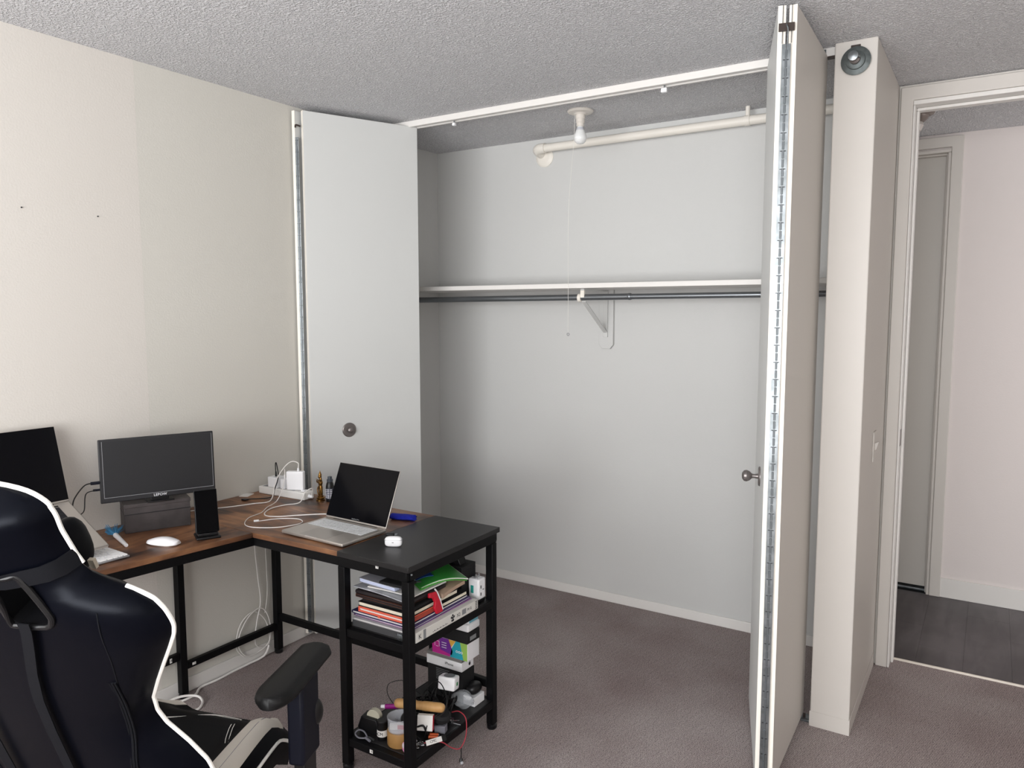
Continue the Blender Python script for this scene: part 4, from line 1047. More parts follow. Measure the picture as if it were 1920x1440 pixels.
face([(1.040, zb_), (1.100, zb_), (1.085, zt_), (1.066, zt_), (1.046, 0.285)], TEALP, 'print_panel', 0.0003)
face([(1.099, zb_), (1.117, zb_), (1.117, zt_), (1.084, zt_)], LIMEP, 'print_panel', 0.0002)
text('ooo', 0.020, frame3((1.082, yf-0.0008, 0.283), (1, 0, 0), (0, 0, 1)), WINK, 'lettering', e, 0.0002)
ls = MB()
for k in range(3): ls.box(1.002, 1.024, yf-0.0010, yf-0.0006, 0.300-k*0.009, 0.3025-k*0.009)
for a in ((0.970, 0.9715, 0.282, 0.302), (0.990, 0.9915, 0.282, 0.302), (0.970, 0.9915, 0.301, 0.3025), (0.976, 0.986, 0.281, 0.2825)): ls.box(a[0], a[1], yf-0.0010, yf-0.0003, a[2], a[3])
ls.build('white_print', WINK, e); e.location += SHF
e = bbox('cardboard_box', 'flat black box between the printed box and the white ones', 'box', 0.965, 1.122, -0.742, -0.666, 0.3206, 0.3600, BLACKMAT, rz=-0.02)
B(1.1222, 1.1228, -0.728, -0.690, 0.330, 0.345).build('side_label', GREYI, e); e.location += SHF
e = bbox('white_box', 'thick white rounded box on the flat black box', 'box', 1.030, 1.122, -0.738, -0.662, 0.3610, 0.3900, WPLAST, bev=0.007); e.location += SHF
e = bbox('teal_box', 'teal and white small box, topmost of the rear stack', 'box', 1.052, 1.118, -0.730, -0.668, 0.3905, 0.4240, WPLAST, bev=0.004)
B(1.0515, 1.1185, -0.7305, -0.6675, 0.4075, 0.4087).build('lid_seam', INK, e)
B(1.054, 1.116, -0.728, -0.670, 0.4241, 0.4247).build('top_print', AQUA, e)
B(1.1181, 1.1187, -0.726, -0.672, 0.393, 0.421).build('side_print', AQUA, e); e.location += SHF
e = empty('cap', (0.995, -0.70, 0.3605))
MB().lathe([(0.026, 0), (0.028, 0.004), (0.024, 0.018), (0.012, 0.026), (0.001, 0.027)], 24, Matrix.Translation((0.995, -0.698, 0.3602))).build('cap_shell', WPLAST, e); e.location += SHF
tag(e, 'round white cap beside the white box on the flat black box', 'cap')
e = bbox('white_box', 'low white box at the right rear corner of the bottom shelf', 'box', 1.126, 1.176, -0.775, -0.712, zz, 0.146, WPLAST, group=None)
e = empty('computer_mouse', (1.150, -0.742, 0.1465))
MB().sphere((1.151, -0.742, 0.1665), 0.024, 0.034, 0.020, 20, 12, e=0.8).build('mouse_shell', BLACKP, e, ang=80)
MB().box(1.149, 1.153, -0.7765, -0.760, 0.1660, 0.1668).build('seam', GREYI, e)
tag(e, 'rounded black mouse resting on the low white box', 'mouse')
pbag = MB(); rows_ = []
for i in range(9):
    t = i/8; xx = 1.100+0.085*t; rr = 0.030*math.sin(PI*(0.1+0.8*t))
    rows_.append([Vector((xx+0.004*math.sin(5*a+t*7), -0.800+rr*math.cos(a)*(1+0.15*math.sin(7*a+3*t)), S2+0.034+rr*1.05*math.sin(a)*(1+0.12*math.sin(5*a+9*t)))) for a in [2*PI*k/24 for k in range(24)]])
pbag.grid(rows_, True, True); o = pbag.build('plastic_bag', mat('clear_bag', (200, 205, 210), 0.15, alpha=0.35, spec=0.7), ang=40); tag(o, 'crumpled clear plastic bag beside the low white box', 'bag')

# ------------------------------------------------------------------ clutter on the bottom shelf
td = empty('tape_dispenser', (0.975, -1.07, S2))
Md_ = frame3((0.958, -1.06, zz), (0.35, 0.94, 0), (0, 0, 1))
Md_ = Matrix.Translation((0.968, -1.085, zz)) @ Matrix.Rotation(math.radians(12), 4, 'Z')
MB().prism([(-0.035, 0), (0.035, 0), (0.040, 0.020), (0.030, 0.052), (-0.028, 0.058), (-0.042, 0.020)], -0.022, 0.022, Md_ @ Matrix(((1,0,0,0),(0,0,1,0),(0,1,0,0),(0,0,0,1)))).build('dispenser_body', BLACKP, td, bevel=0.003)
MB().lathe([(0.012, -0.009), (0.025, -0.009), (0.025, 0.009), (0.012, 0.009)], 26, Md_ @ Matrix.Translation((0.012, 0, 0.055)) @ Matrix.Rotation(PI/2, 4, 'X')).build('tape_roll', mat('tape_ivory', (200, 196, 176), 0.4), td)
tag(td, 'black tape dispenser with a pale tape roll on the bottom shelf', 'tape dispenser')
rt_ = empty('packing_tape', (1.098, -1.10, zz))
MB().lathe([(0.030, 0), (0.041, 0.0), (0.042, 0.002), (0.042, 0.046), (0.041, 0.048), (0.030, 0.048)], 36, Matrix.Translation((1.096, -1.088, zz))).build('tape_roll', TAPE, rt_)
tag(rt_, 'roll of brown packing tape lying under the clear tub', 'tape')
tub = empty('clear_tub', (1.096, -1.088, zz+0.0485))
MB().lathe([(0.0385, 0.0), (0.039, 0.002), (0.040, 0.036), (0.0415, 0.040), (0.0415, 0.044), (0.038, 0.044), (0.037, 0.003), (0.001, 0.002)], 36, Matrix.Translation((1.096, -1.088, zz+0.0485))).build('tub_wall', CLEAR, tub)
tag(tub, 'clear plastic tub on the roll of brown packing tape', 'tub')
ct_ = empty('paper_pack', (1.10, -1.10, zz+0.051))
MB().box(-0.026, 0.026, -0.006, 0.006, 0, 0.018, Matrix.Translation((1.098, -1.100, zz+0.0525)) @ Matrix.Rotation(0.5, 4, 'Z')).build('pack_body', PAPER, ct_)
MB().box(0.0, 0.0262, -0.0064, 0.0064, 0.002, 0.017, Matrix.Translation((1.098, -1.100, zz+0.0525)) @ Matrix.Rotation(0.5, 4, 'Z')).build('red_print', RED, ct_)
text('X', 0.016, frame3((1.0855, -1.1125, zz+0.062), (0.88, 0.48, 0), (0, 0, 1)), INK, 'lettering', ct_, 0.0002)
tag(ct_, 'small red and white packet inside the clear tub', 'packet')
wc = empty('printed_tin', (1.035, -1.085, zz))
MB().lathe([(0.0175, 0), (0.018, 0.002), (0.018, 0.062), (0.016, 0.064)], 24, Matrix.Translation((1.030, -1.100, zz))).build('tin_body', BLACKP, wc)
MB().lathe([(0.01815, 0.012), (0.01815, 0.034)], 24, Matrix.Translation((1.030, -1.100, zz))).build('tin_band', PAPER, wc)
text('CM', 0.015, frame3((1.035, -1.1180, zz+0.023), (0.97, 0.25, 0), (0, 0, 1)), INK, 'lettering', wc, 0.0003)
tag(wc, 'small black tin with a white lettered band left of the tape', 'tin')
kc = empty('key_loop', (0.985, -1.135, zz))
MB().tube([(0.985, -1.135, zz+0.003), (0.965, -1.146, zz+0.004), (0.945, -1.140, zz+0.010), (0.948, -1.126, zz+0.016), (0.968, -1.122, zz+0.014), (0.990, -1.130, zz+0.006)], 0.0026).build('cord', GREYP, kc)
MB().cyl((0.985, -1.134, zz+0.004), (1.012, -1.142, zz+0.0045), 0.0042, 8).build('plug', GREYP, kc)
MB().cyl((0.992, -1.126, zz+0.004), (1.018, -1.130, zz+0.0045), 0.0035, 8).build('plug', STEEL, kc)
tag(kc, 'short grey looped cable at the front left of the bottom shelf', 'cable')
pk = empty('pink_case', (1.150, -1.118, zz))
MB().sphere((1.1545, -1.1215, zz+0.019), 0.016, 0.012, 0.019, 20, 12, e=0.75).build('case_body', PINK, pk, ang=80)
MB().sphere((1.1545, -1.1215, zz+0.024), 0.0166, 0.0125, 0.012, 20, 10, e=0.75).build('case_cap', mat('pale_pink', (226, 214, 222), 0.3), pk, ang=80)
tag(pk, 'small rounded pink and white case at the front of the bottom shelf', 'case')
wr_ = empty('wooden_roller', (1.12, -1.0, 0.23))
pa, pb_ = Vector((1.035, -1.045, 0.213)), Vector((1.195, -0.972, 0.206)); Mw = Matrix.Translation(pa) @ (pb_-pa).to_track_quat('Z', 'Y').to_matrix().to_4x4(); Lw = (pb_-pa).length
MB().lathe([(0.001, 0), (0.009, 0.002), (0.0145, 0.008), (0.016, 0.018), (0.0158, Lw*0.5-0.012), (0.0145, Lw*0.5-0.011), (0.0145, Lw*0.5+0.011), (0.0158, Lw*0.5+0.012), (0.016, Lw-0.018), (0.0145, Lw-0.008), (0.009, Lw-0.002), (0.001, Lw)], 26, Mw).build('roller_body', CORK, wr_)
tag(wr_, 'pale wooden roller lying across the clutter on the bottom shelf', 'roller')
hp = empty('purple_marker', (1.02, -1.03, 0.19))
MB().cyl((0.985, -1.055, 0.190), (1.000, -1.050, 0.192), 0.0055, 12, 0.0065).build('marker_cap', WPLAST, hp)
MB().cyl((1.0005, -1.0498, 0.192), (1.085, -1.022, 0.205), 0.0085, 14).build('marker_body', PURPLE, hp)
tag(hp, 'purple marker with a white tip above the tape dispenser', 'marker')
ub_ = empty('adapter_plug', (1.13, -0.90, 0.20))
Mu = Matrix.Translation((1.145, -0.885, 0.222)) @ Matrix.Rotation(math.radians(12), 4, 'Z') @ Matrix.Rotation(math.radians(-8), 4, 'X')
MB().box(-0.034, 0.030, -0.022, 0.022, 0, 0.046, Mu).build('adapter_body', WPLAST, ub_, bevel=0.006, segs=3)
MB().box(0.0300, 0.0306, -0.004, 0.006, 0.016, 0.028, Mu).build('green_mark', mat('green_mark', (30, 130, 70), 0.5), ub_)
MB().lathe([(0.020, 0), (0.020, 0.0006)], 24, Mu @ Matrix.Translation((0, 0, 0.046))).build('ring_print', GREYI, ub_)
tag(ub_, 'white cube-like plug adapter on top of the cable tangle', 'adapter')
wx = empty('paper_carton', (1.14, -1.02, 0.15))
Mwx = Matrix.Translation((1.165, -1.035, 0.150)) @ Matrix.Rotation(math.radians(25), 4, 'Z') @ Matrix.Rotation(math.radians(-12), 4, 'X')
MB().box(-0.030, 0.022, -0.010, 0.010, 0, 0.050, Mwx).build('carton_body', PAPER, wx, bevel=0.001)
MB().box(0.0222, 0.0228, -0.009, 0.009, 0.001, 0.049, Mwx).build('red_edge', RED, wx)
tag(wx, 'small white carton with red edge behind the front post', 'carton')
bs = empty('round_speaker', (1.10, -1.04, 0.17))
MB().sphere((1.108, -1.062, 0.186), 0.024, 0.024, 0.022, 20, 12).build('speaker_body', BLACKP, bs)
tag(bs, 'round glossy black gadget above the clear tub', 'gadget')
hs = empty('headphone_pad', (1.17, -0.945, 0.16))
MB().lathe([(0.010, 0), (0.030, 0.0), (0.036, 0.008), (0.036, 0.020), (0.028, 0.028), (0.012, 0.026)], 28, Matrix.Translation((1.158, -0.955, 0.150)) @ Matrix.Rotation(math.radians(16), 4, 'Y')).build('pad_body', BLACKMAT, hs)
tag(hs, 'round black padded disc below the wooden roller', 'pad')
# grey connector, batteries, white straps
gb = empty('grey_connector', (1.165, -1.0, zz))
MB().box(-0.020, 0.018, -0.014, 0.014, 0, 0.026, Matrix.Translation((1.172, -0.965, zz+0.0005)) @ Matrix.Rotation(0.3, 4, 'Z')).build('connector_body', GREYP, gb, bevel=0.002)
tag(gb, 'small grey connector block on the right of the bottom shelf', 'connector')
for k, (a, b, lab) in enumerate((((1.160, -1.012, zz+0.009), (1.184, -0.996, zz+0.007), 'orange and red battery-like cell, the upper of two'), ((1.163, -1.022, zz+0.007), (1.189, -1.006, zz+0.0065), 'orange and red battery-like cell, the lower of two'))):
    t = empty('battery', a); MB().cyl(a, b, 0.0062, 12).build('battery_body', ORW, t); v = Vector(b)-Vector(a)
    MB().cyl(Vector(b)+v*0.01, Vector(b)+v*0.10, 0.0030, 10).build('terminal', CHROME, t); tag(t, lab, 'battery', 'batteries on the bottom shelf')
st_ = empty('white_tag', (1.19, -1.04, zz))
Mst = frame3((1.197, -1.035, zz+0.010), (0.30, 0.92, -0.1), (-0.5, 0.1, 0.8))
MB().box(-0.032, 0.030, -0.008, 0.008, 0, 0.0012, Mst).build('tag_strip', PAPER, st_)
text('CMC', 0.012, Mst @ Matrix.Translation((-0.004, 0, 0.0014)), INK, 'lettering', st_, 0.0002)
MB().box(0.0302, 0.046, -0.009, 0.009, -0.001, 0.003, Mst).build('black_end', BLACKP, st_)
tag(st_, 'white lettered strap with black end hanging over the shelf edge', 'strap')
kk = empty('key_bunch', (1.18, -0.90, zz))
MB().tube([(1.165+0.011*math.cos(t), -0.905+0.011*math.sin(t), zz+0.010+0.004*math.sin(t)) for t in [q*PI/5 for q in range(10)]], 0.0012, 6, 3, True).build('key_ring', CHROME, kk)
for k in range(4):
    a = 0.5+k*0.7; Mk = Matrix.Translation((1.172+0.010*math.cos(a), -0.915+0.012*math.sin(a), zz+0.006+0.003*k)) @ Matrix.Rotation(a, 4, 'Z') @ Matrix.Rotation(0.25, 4, 'Y')
    MB().box(-0.002, 0.026, -0.0022, 0.0022, 0, 0.0016, Mk).lathe([(0.007, 0), (0.007, 0.0016)], 12, Mk @ Matrix.Translation((-0.006, 0, 0))).build('key', CHROME, kk)
tag(kk, 'bunch of metal keys on a ring on the bottom shelf', 'keys')
hw = empty('metal_clips', (1.17, -1.09, zz))
for k in range(5):
    a = k*1.2; p = Vector((1.158+0.009*k % 0.03, -1.085+0.012*math.sin(a), zz+0.004))
    Mk = Matrix.Translation(p+Vector((0, 0, 0.006*k))) @ Matrix.Rotation(a, 4, 'Z') @ Matrix.Rotation(0.5*math.sin(a), 4, 'X')
    MB().tube([Mk @ Vector(v) for v in ((-0.012, -0.004, 0), (0.012, -0.004, 0), (0.012, 0.004, 0), (-0.010, 0.004, 0), (-0.010, 0.0, 0), (0.006, 0.0, 0))], 0.0013, 6, 2).build('clip', CHROME, hw)
tag(hw, 'handful of silver metal clips near the front post of the bottom shelf', 'clips')
# tangle of black leads, a heap on the shelf
random.seed(21)
tg = MB()
for k in range(26):
    cx_, cy_ = random.uniform(1.05, 1.150), random.uniform(-1.03, -0.86); n_ = random.randint(6, 9); pts = []
    for q in range(n_):
        a = 2*PI*q/n_+random.uniform(-.3, .3); r = random.uniform(0.018, 0.045)
        pts.append((min(max(cx_+r*math.cos(a), 0.955), 1.172), min(max(cy_+1.3*r*math.sin(a), -1.05), -0.81), zz+0.004+random.uniform(0.0, 0.082)*math.exp(-((cx_-1.10)/0.10)**2)))
    tg.tube(pts, random.choice((0.0018, 0.0026, 0.0034)), 6, 5, True)
o = tg.build('cable_tangle', BLACKP, kind='stuff'); o['label'] = 'heap of tangled black leads filling the bottom shelf'; o['category'] = 'cable tangle'
bl = empty('earphone_lead', (1.02, -0.98, 0.24))
MB().tube([(1.055, -1.045, 0.190), (0.985, -1.02, 0.215), (0.965, -0.99, 0.238), (1.01, -0.965, 0.250), (1.06, -0.98, 0.243), (1.10, -0.985, 0.234)], 0.0013).build('cord', BLACKP, bl)
tag(bl, 'thin black lead looping up behind the wooden roller', 'cable')
bl = empty('arched_lead', (1.15, -0.93, 0.25))
MB().tube([(1.085, -0.945, 0.222), (1.120, -0.935, 0.262), (1.160, -0.945, 0.268), (1.205, -0.975, 0.240), (1.208, -1.000, 0.205), (1.185, -1.020, 0.190)], 0.0018).build('cord', BLACKP, bl)
tag(bl, 'black lead arching over the right end of the wooden roller', 'cable')
rw = empty('red_wire', (1.14, -0.87, zz))
MB().tube([(1.140, -0.862, zz+0.012), (1.165, -0.853, zz+0.018), (1.200, -0.862, 0.120), (1.222, -0.890, 0.085), (1.226, -0.915, 0.060), (1.222, -0.935, 0.052), (1.212, -0.965, 0.070), (1.210, -1.010, 0.110), (1.185, -1.040, zz+0.006), (1.170, -1.06, zz+0.005)], 0.0019).build('wire', REDW, rw)
MB().tube([(1.224, -0.922, 0.057), (1.226, -0.925, 0.035), (1.225, -0.925, 0.012)], 0.0018).build('black_lead', BLACKP, rw)
MB().cyl((1.225, -0.925, 0.014), (1.228, -0.930, 0.004), 0.0055, 10).build('plug', BLACKP, rw)
MB().sphere((1.235, -0.935, 0.0065), 0.006).build('clear_bead', CLEAR, rw)
tag(rw, 'red wire with a black end drooping off the bottom shelf to the carpet', 'wire')

# ------------------------------------------------------------------ cables below the desk
wcord = empty('hanging_cables', (0.016, -0.78, 0.7))
MB().tube([(0.0140, -0.790, 0.690), (0.0135, -0.785, 0.55), (0.0140, -0.772, 0.38), (0.0150, -0.762, 0.26), (0.0140, -0.785, 0.17), (0.0135, -0.795, 0.08), (0.0155, -0.76, 0.05), (0.0155, -0.72, 0.06), (0.0140, -0.735, 0.16), (0.0135, -0.80, 0.225), (0.0135, -0.87, 0.19), (0.0140, -0.895, 0.10), (0.016, -0.86, 0.045)], 0.0026).build('cord', WCABLE, wcord)
MB().tube([(0.0155, -0.735, 0.205), (0.0150, -0.775, 0.232), (0.0150, -0.84, 0.20), (0.0150, -0.885, 0.12), (0.0160, -0.855, 0.05), (0.0165, -0.79, 0.036), (0.0160, -0.725, 0.06), (0.0155, -0.712, 0.13)], 0.0026, closed=True).build('coil_loop', WCABLE, wcord)
MB().tube([(0.0145, -0.720, 0.690), (0.0135, -0.725, 0.5), (0.0140, -0.722, 0.30), (0.0150, -0.74, 0.20)], 0.0016).build('thin_cord', WCABLE, wcord)
tag(wcord, 'white cords hanging and coiled against the wall below the desk corner', 'cord')
fc = empty('extension_cord', (0.03, -0.9, 0))
MB().tube([(0.018, -0.725, 0.045), (0.024, -0.76, 0.012), (0.020, -0.84, 0.006), (0.022, -0.92, 0.006), (0.028, -1.00, 0.006), (0.026, -1.08, 0.006), (0.062, -1.130, 0.007), (0.062, -1.19, 0.007), (0.040, -1.24, 0.007), (0.05, -1.30, 0.006), (0.10, -1.34, 0.006)], 0.0048, 9).build('cord', WCABLE, fc)
MB().tube([(0.05, -1.285, 0.020), (0.060, -1.205, 0.028), (0.095, -1.150, 0.020), (0.135, -1.150, 0.010), (0.165, -1.185, 0.006), (0.165, -1.23, 0.006)], 0.0048, 9).build('cord_loop', WCABLE, fc)
tag(fc, 'thick white extension cord lying on the carpet along the wall', 'cord')
hc = empty('thin_cable', (0.05, -1.6, 0.7))
MB().tube([(0.05, -1.40, 0.715), (0.06, -1.47, 0.60), (0.06, -1.52, 0.56)], 0.0014).build('cord', BLACKP, hc)
tag(hc, 'thin dark cable hanging below the desk beside the chair back', 'cable')

# ------------------------------------------------------------------ gaming chair
CH = math.radians(22); CR = math.radians(23)
Bx, By, Bz = 1.12, -2.11, 0.48
h = Vector((-math.sin(CH), math.cos(CH), 0)); r_ = Vector((math.cos(CH), math.sin(CH), 0)); zv = Vector((0, 0, 1))
upv = (zv*math.cos(CR)-h*math.sin(CR)); nf = (h*math.cos(CR)+zv*math.sin(CR))
chair = empty('gaming_chair', (Bx+0.2*h.x, By+0.2*h.y, 0), CH)
def bk_(w, s, n): return Vector((Bx, By, Bz))+r_*w+upv*s+nf*n
WP = [(-0.03, 0.245), (0.03, 0.275), (0.08, 0.283), (0.125, 0.278), (0.178, 0.253), (0.231, 0.219), (0.265, 0.209), (0.305, 0.213), (0.355, 0.239), (0.406, 0.268), (0.45, 0.294), (0.485, 0.313), (0.51, 0.3195), (0.54, 0.314), (0.565, 0.302), (0.586, 0.270), (0.602, 0.228), (0.618, 0.199), (0.636, 0.186), (0.66, 0.179), (0.685, 0.175), (0.713, 0.171), (0.745, 0.1725), (0.762, 0.168), (0.777, 0.156), (0.789, 0.136), (0.798, 0.104), (0.8025, 0.070), (0.804, 0.03)]
def wat(s):
    if s <= WP[0][0]: return WP[0][1]
    for (a, wa), (b, wb) in zip(WP[:-1], WP[1:]):
        if s <= b: return wa+(wb-wa)*(s-a)/(b-a)
    return WP[-1][1]
def sm(a, b, x): t = min(max((x-a)/(b-a), 0), 1); return t*t*(3-2*t)
SEAM = 0.064
def prof(s):
    w = wat(s); head = sm(0.60, 0.68, s); top = 1-sm(0.765, 0.804, s)*0.80
    bulge = -0.014*head
    back = [(0, -0.006+bulge), (0.25, -0.005+bulge), (0.5, -0.002+bulge*0.8), (0.70, 0.006), (0.84, 0.018), (0.94, 0.038), (1.0, SEAM)]
    bol = 1-0.55*head
    k_ = w/0.3
    front = [(0.95, SEAM+0.010*k_), (0.87, SEAM+0.020*k_), (0.76, SEAM+0.026*k_), (0.64, SEAM+0.018*k_), (0.48, SEAM+0.004), (0.25, SEAM+0.0), (0, SEAM+0.0)]
    pts = [(a*w, SEAM+(b-SEAM)*top) for a, b in back+front]
    return pts
def backn(w, s):
    p = prof(s)[:7]
    for (a, na), (b, nb) in zip(p[:-1], p[1:]):
        if abs(w) <= b: return na+(nb-na)*(abs(w)-a)/max(b-a, 1e-6)
    return SEAM
def interp_rows(ss):
    rows = []
    for s in ss:
        p = prof(s); ring = [bk_(a, s, n) for a, n in p]+[bk_(-a, s, n) for a, n in p[-2:0:-1]]
        rows.append(ring)
    return rows
ss = []
for (a, _), (b, _) in zip(WP[:-1], WP[1:]):
    ss += [a, (a+b)/2] if b-a > 0.03 else [a]
ss.append(WP[-1][0])
mbk = MB().grid(interp_rows(ss), True, True)
bo = mbk.build('backrest', LEATH, chair, ang=70)
# belt openings cut through the back
HOLE = [(0.066, 0.562), (0.080, 0.552), (0.134, 0.552), (0.148, 0.566), (0.146, 0.585), (0.118, 0.655), (0.104, 0.662), (0.082, 0.662), (0.072, 0.652)]
for sgn in (1, -1):
    poly = [(sgn*a, b) for a, b in HOLE]
    c = MB(); n_ = len(poly)
    c.faces([bk_(a, b, -0.12) for a, b in poly]+[bk_(a, b, 0.25) for a, b in poly], [tuple(range(n_-1, -1, -1)), tuple(range(n_, 2*n_))]+[(i, (i+1) % n_, n_+(i+1) % n_, n_+i) for i in range(n_)])
    co = c.build('cutter', None)
    md_ = bo.modifiers.new('cut', 'BOOLEAN'); md_.operation = 'DIFFERENCE'; md_.solver = 'EXACT'; md_.object = co
    dg = bpy.context.evaluated_depsgraph_get(); dg.update()
    nm = bpy.data.meshes.new_from_object(bo.evaluated_get(dg))
    bo.modifiers.clear(); bo.data = nm; nm.name = 'backrest'
    bpy.data.objects.remove(co)
for p in bo.data.polygons: p.use_smooth = True
bo.data.set_sharp_from_angle(angle=math.radians(60))
if not bo.data.materials: bo.data.materials.append(LEATH)
for sgn in (1, -1):
    bz = MB(); bz.tube([bk_(sgn*a, b, backn(a, b)-0.002) for a, b in HOLE], 0.0058, 10, 3, True)
    bz.build('belt_opening_trim', BLACKP, bo)
    il = MB(); n_ = len(HOLE); rows_ = []
    for dpt in (0.0, 0.085):
        rows_.append([bk_(sgn*a, b, backn(a, b)+dpt) for a, b in HOLE])
    rows_.append([bk_(sgn*(0.108+(a-0.108)*0.94), 0.607+(b-0.607)*0.94, backn(a, b)+0.085) for a, b in HOLE])
    rows_.append([bk_(sgn*(0.108+(a-0.108)*0.94), 0.607+(b-0.607)*0.94, backn(a, b)) for a, b in HOLE])
    il.grid(rows_+[rows_[0]], True); il.build('opening_liner', BLACKP, bo)
# white piping on the seam
for sgn in (1, -1):
    lo = [bk_(sgn*(wat(s)+0.001), s, SEAM+0.001) for s in [-0.02+0.0125*k for k in range(50)] if s < 0.612]
    MB().tube(lo, 0.0042, 8, 2).build('piping', WPIPE, bo)
hi = [(wat(s)+0.001, s) for s in [0.640+0.010*k for k in range(13)]]+[(0.169, 0.766), (0.158, 0.7785), (0.138, 0.791), (0.105, 0.800), (0.060, 0.806), (0.0, 0.808)]
MB().tube([bk_(a, b, SEAM+0.001) for a, b in hi]+[bk_(-a, b, SEAM+0.001) for a, b in hi[-2::-1]], 0.0042, 8, 2).build('piping', WPIPE, bo)
# side seams and zip on the back
for sgn in (1, -1):
    sl = [(0.226, 0.575), (0.2245, 0.55), (0.222, 0.52), (0.217, 0.46), (0.205, 0.40)]
    MB().tube([bk_(sgn*a, b, backn(a, b)-0.0003) for a, b in sl], 0.0014, 6).build('back_seam', STRAP, bo)
    zl = [(0.198, 0.405), (0.190, 0.33), (0.180, 0.25), (0.168, 0.17), (0.158, 0.08), (0.150, 0.0)]
    zz_ = MB()
    for off, rad in ((-0.006, 0.0022), (0.006, 0.0022), (0.0, 0.0030)):
        zz_.tube([bk_(sgn*(a+off), b, backn(a, b)-0.0008) for a, b in zl], rad, 6)
    zz_.build('zip', STRAP, bo)
def band(path, w, th, off=0.0025):
    """flat strap on the back face; path = list of (w, s)"""
    rows_ = []
    for i, (a, b) in enumerate(path):
        n0 = backn(a, b)-off
        rows_.append([bk_(a-w/2, b, n0), bk_(a+w/2, b, n0), bk_(a+w/2, b, n0-th), bk_(a-w/2, b, n0-th)])
    return MB().grid(rows_, True, True)
sp2 = band([(0.100, 0.566), (0.098, 0.545), (0.085, 0.50), (0.066, 0.44), (0.050, 0.37), (0.042, 0.28), (0.038, 0.18), (0.034, 0.08), (0.030, 0.0)], 0.023, 0.002, 0.010)
sp2.build('lumbar_strap', STRAP, chair)
band([(-0.100, 0.566), (-0.102, 0.545), (-0.105, 0.44), (-0.108, 0.28), (-0.110, 0.08), (-0.110, 0.0)], 0.023, 0.002, 0.010).build('lumbar_strap', STRAP, chair)
B0 = MB().box(-0.02, 0.02, -0.006, 0.006, 0, 0.02, frame3(bk_(0.035, 0.06, -0.02), r_, upv)).build('strap_buckle', BLACKP, chair)
# seat (own slight turn)
SH = math.radians(15)
hs_ = Vector((-math.sin(SH), math.cos(SH), 0)); rs_ = Vector((math.cos(SH), math.sin(SH), 0))
S0 = Vector((Bx-0.005, By-0.01, 0))
def st(x, y, z): return S0+rs_*x+hs_*y+zv*z
def seat_z(x, y):
    hw_ = seat_w(y); u = abs(x)/hw_
    b = 0.018*sm(0.55, 0.86, u)-0.020*sm(0.90, 1.0, u)
    return 0.497+b-0.055*sm(0.36, 0.47, y)-0.006*math.cos(x*9)*0+0.006*sm(0.0, 0.3, y)
def seat_w(y): return 0.262-0.055*sm(0.05, 0.44, y)-0.03*sm(0.42, 0.47, y)
def seat_grid(u0, u1, nx, z_off=0.0, thick=0.05, y0=0.0, y1=0.465):
    rows_t = []; ny = 18
    for j in range(ny+1):
        y = y0+(y1-y0)*j/ny; w = seat_w(y); rows_t.append([st(w*(u0+(u1-u0)*i/nx), y, seat_z(w*(u0+(u1-u0)*i/nx), y)+z_off) for i in range(nx+1)])
    rows_b = [[p-zv*thick for p in r] for r in rows_t]
    m_ = MB(); m_.grid(rows_t); m_.grid(rows_b); m_.grid([rows_t[0], rows_b[0]]); m_.grid([rows_t[-1], rows_b[-1]])
    m_.grid([[r[0] for r in rows_t], [r[0] for r in rows_b]]); m_.grid([[r[-1] for r in rows_t], [r[-1] for r in rows_b]])
    bmesh.ops.remove_doubles(m_.bm, verts=m_.bm.verts, dist=1e-5)
    return m_
seat = seat_grid(-0.72, 0.72, 14).build('seat', LEATH2, chair, ang=60)
for sgn in (1, -1):
    a = (0.725, 0.985) if sgn > 0 else (-0.985, -0.725)
    seat_grid(a[0], a[1], 6, 0.001).build('seat_bolster', WLEATH, seat, ang=60)
    MB().tube([st(sgn*0.86*seat_w(y), y, seat_z(0.86*seat_w(y), y)+0.0008) for y in [0.02+0.03*k for k in range(14)]], 0.0008, 5, 2).build('bolster_seam', GREYP, seat)
    sd = MB(); rows_ = []
    for y in [0.0+0.031*k for k in range(16)]:
        w = seat_w(y); zt = seat_z(w*0.985, y)
        rows_.append([st(sgn*w*0.985, y, zt+0.0005), st(sgn*(w+0.016), y, zt-0.014), st(sgn*(w+0.018), y, zt-0.05), st(sgn*(w+0.006), y, zt-0.095), st(sgn*w*0.9, y, zt-0.10), st(sgn*w*0.9, y, zt-0.01)])
    sd.grid(rows_, True, True).build('seat_side', LEATH2, seat, ang=50)
    MB().tube([st(sgn*(seat_w(y)+0.019), y, seat_z(seat_w(y)*0.985, y)-0.030) for y in [0.0+0.031*k for k in range(16)]], 0.0042, 8, 2).build('piping', WPIPE, seat)
MB().faces([st(x, y, z) for z in (0.36, 0.452) for x, y in ((-0.19, 0.02), (0.19, 0.02), (0.16, 0.42), (-0.16, 0.42))], [(0,3,2,1),(4,5,6,7),(0,1,5,4),(1,2,6,5),(2,3,7,6),(3,0,4,7)]).build('seat_base', BLACKMAT, chair, bevel=0.01)
stt = MB()
def stitch(pts):
    for o_ in (-0.0035, 0.0035):
        stt.tube([st(x+o_, y+o_*0.6, seat_z(x, y)+0.0009) for x, y in pts], 0.0009, 5, 3)
stitch([(-0.145, 0.30), (-0.06, 0.335), (0.02, 0.385), (0.085, 0.41)])
stitch([(0.085, 0.41), (0.11, 0.35), (0.135, 0.30), (0.155, 0.27)])
stitch([(-0.145, 0.17), (0.0, 0.225), (0.035, 0.215), (0.075, 0.17), (0.12, 0.12), (0.165, 0.085)])
stt.build('stitching', WPIPE, seat, kind='stuff')
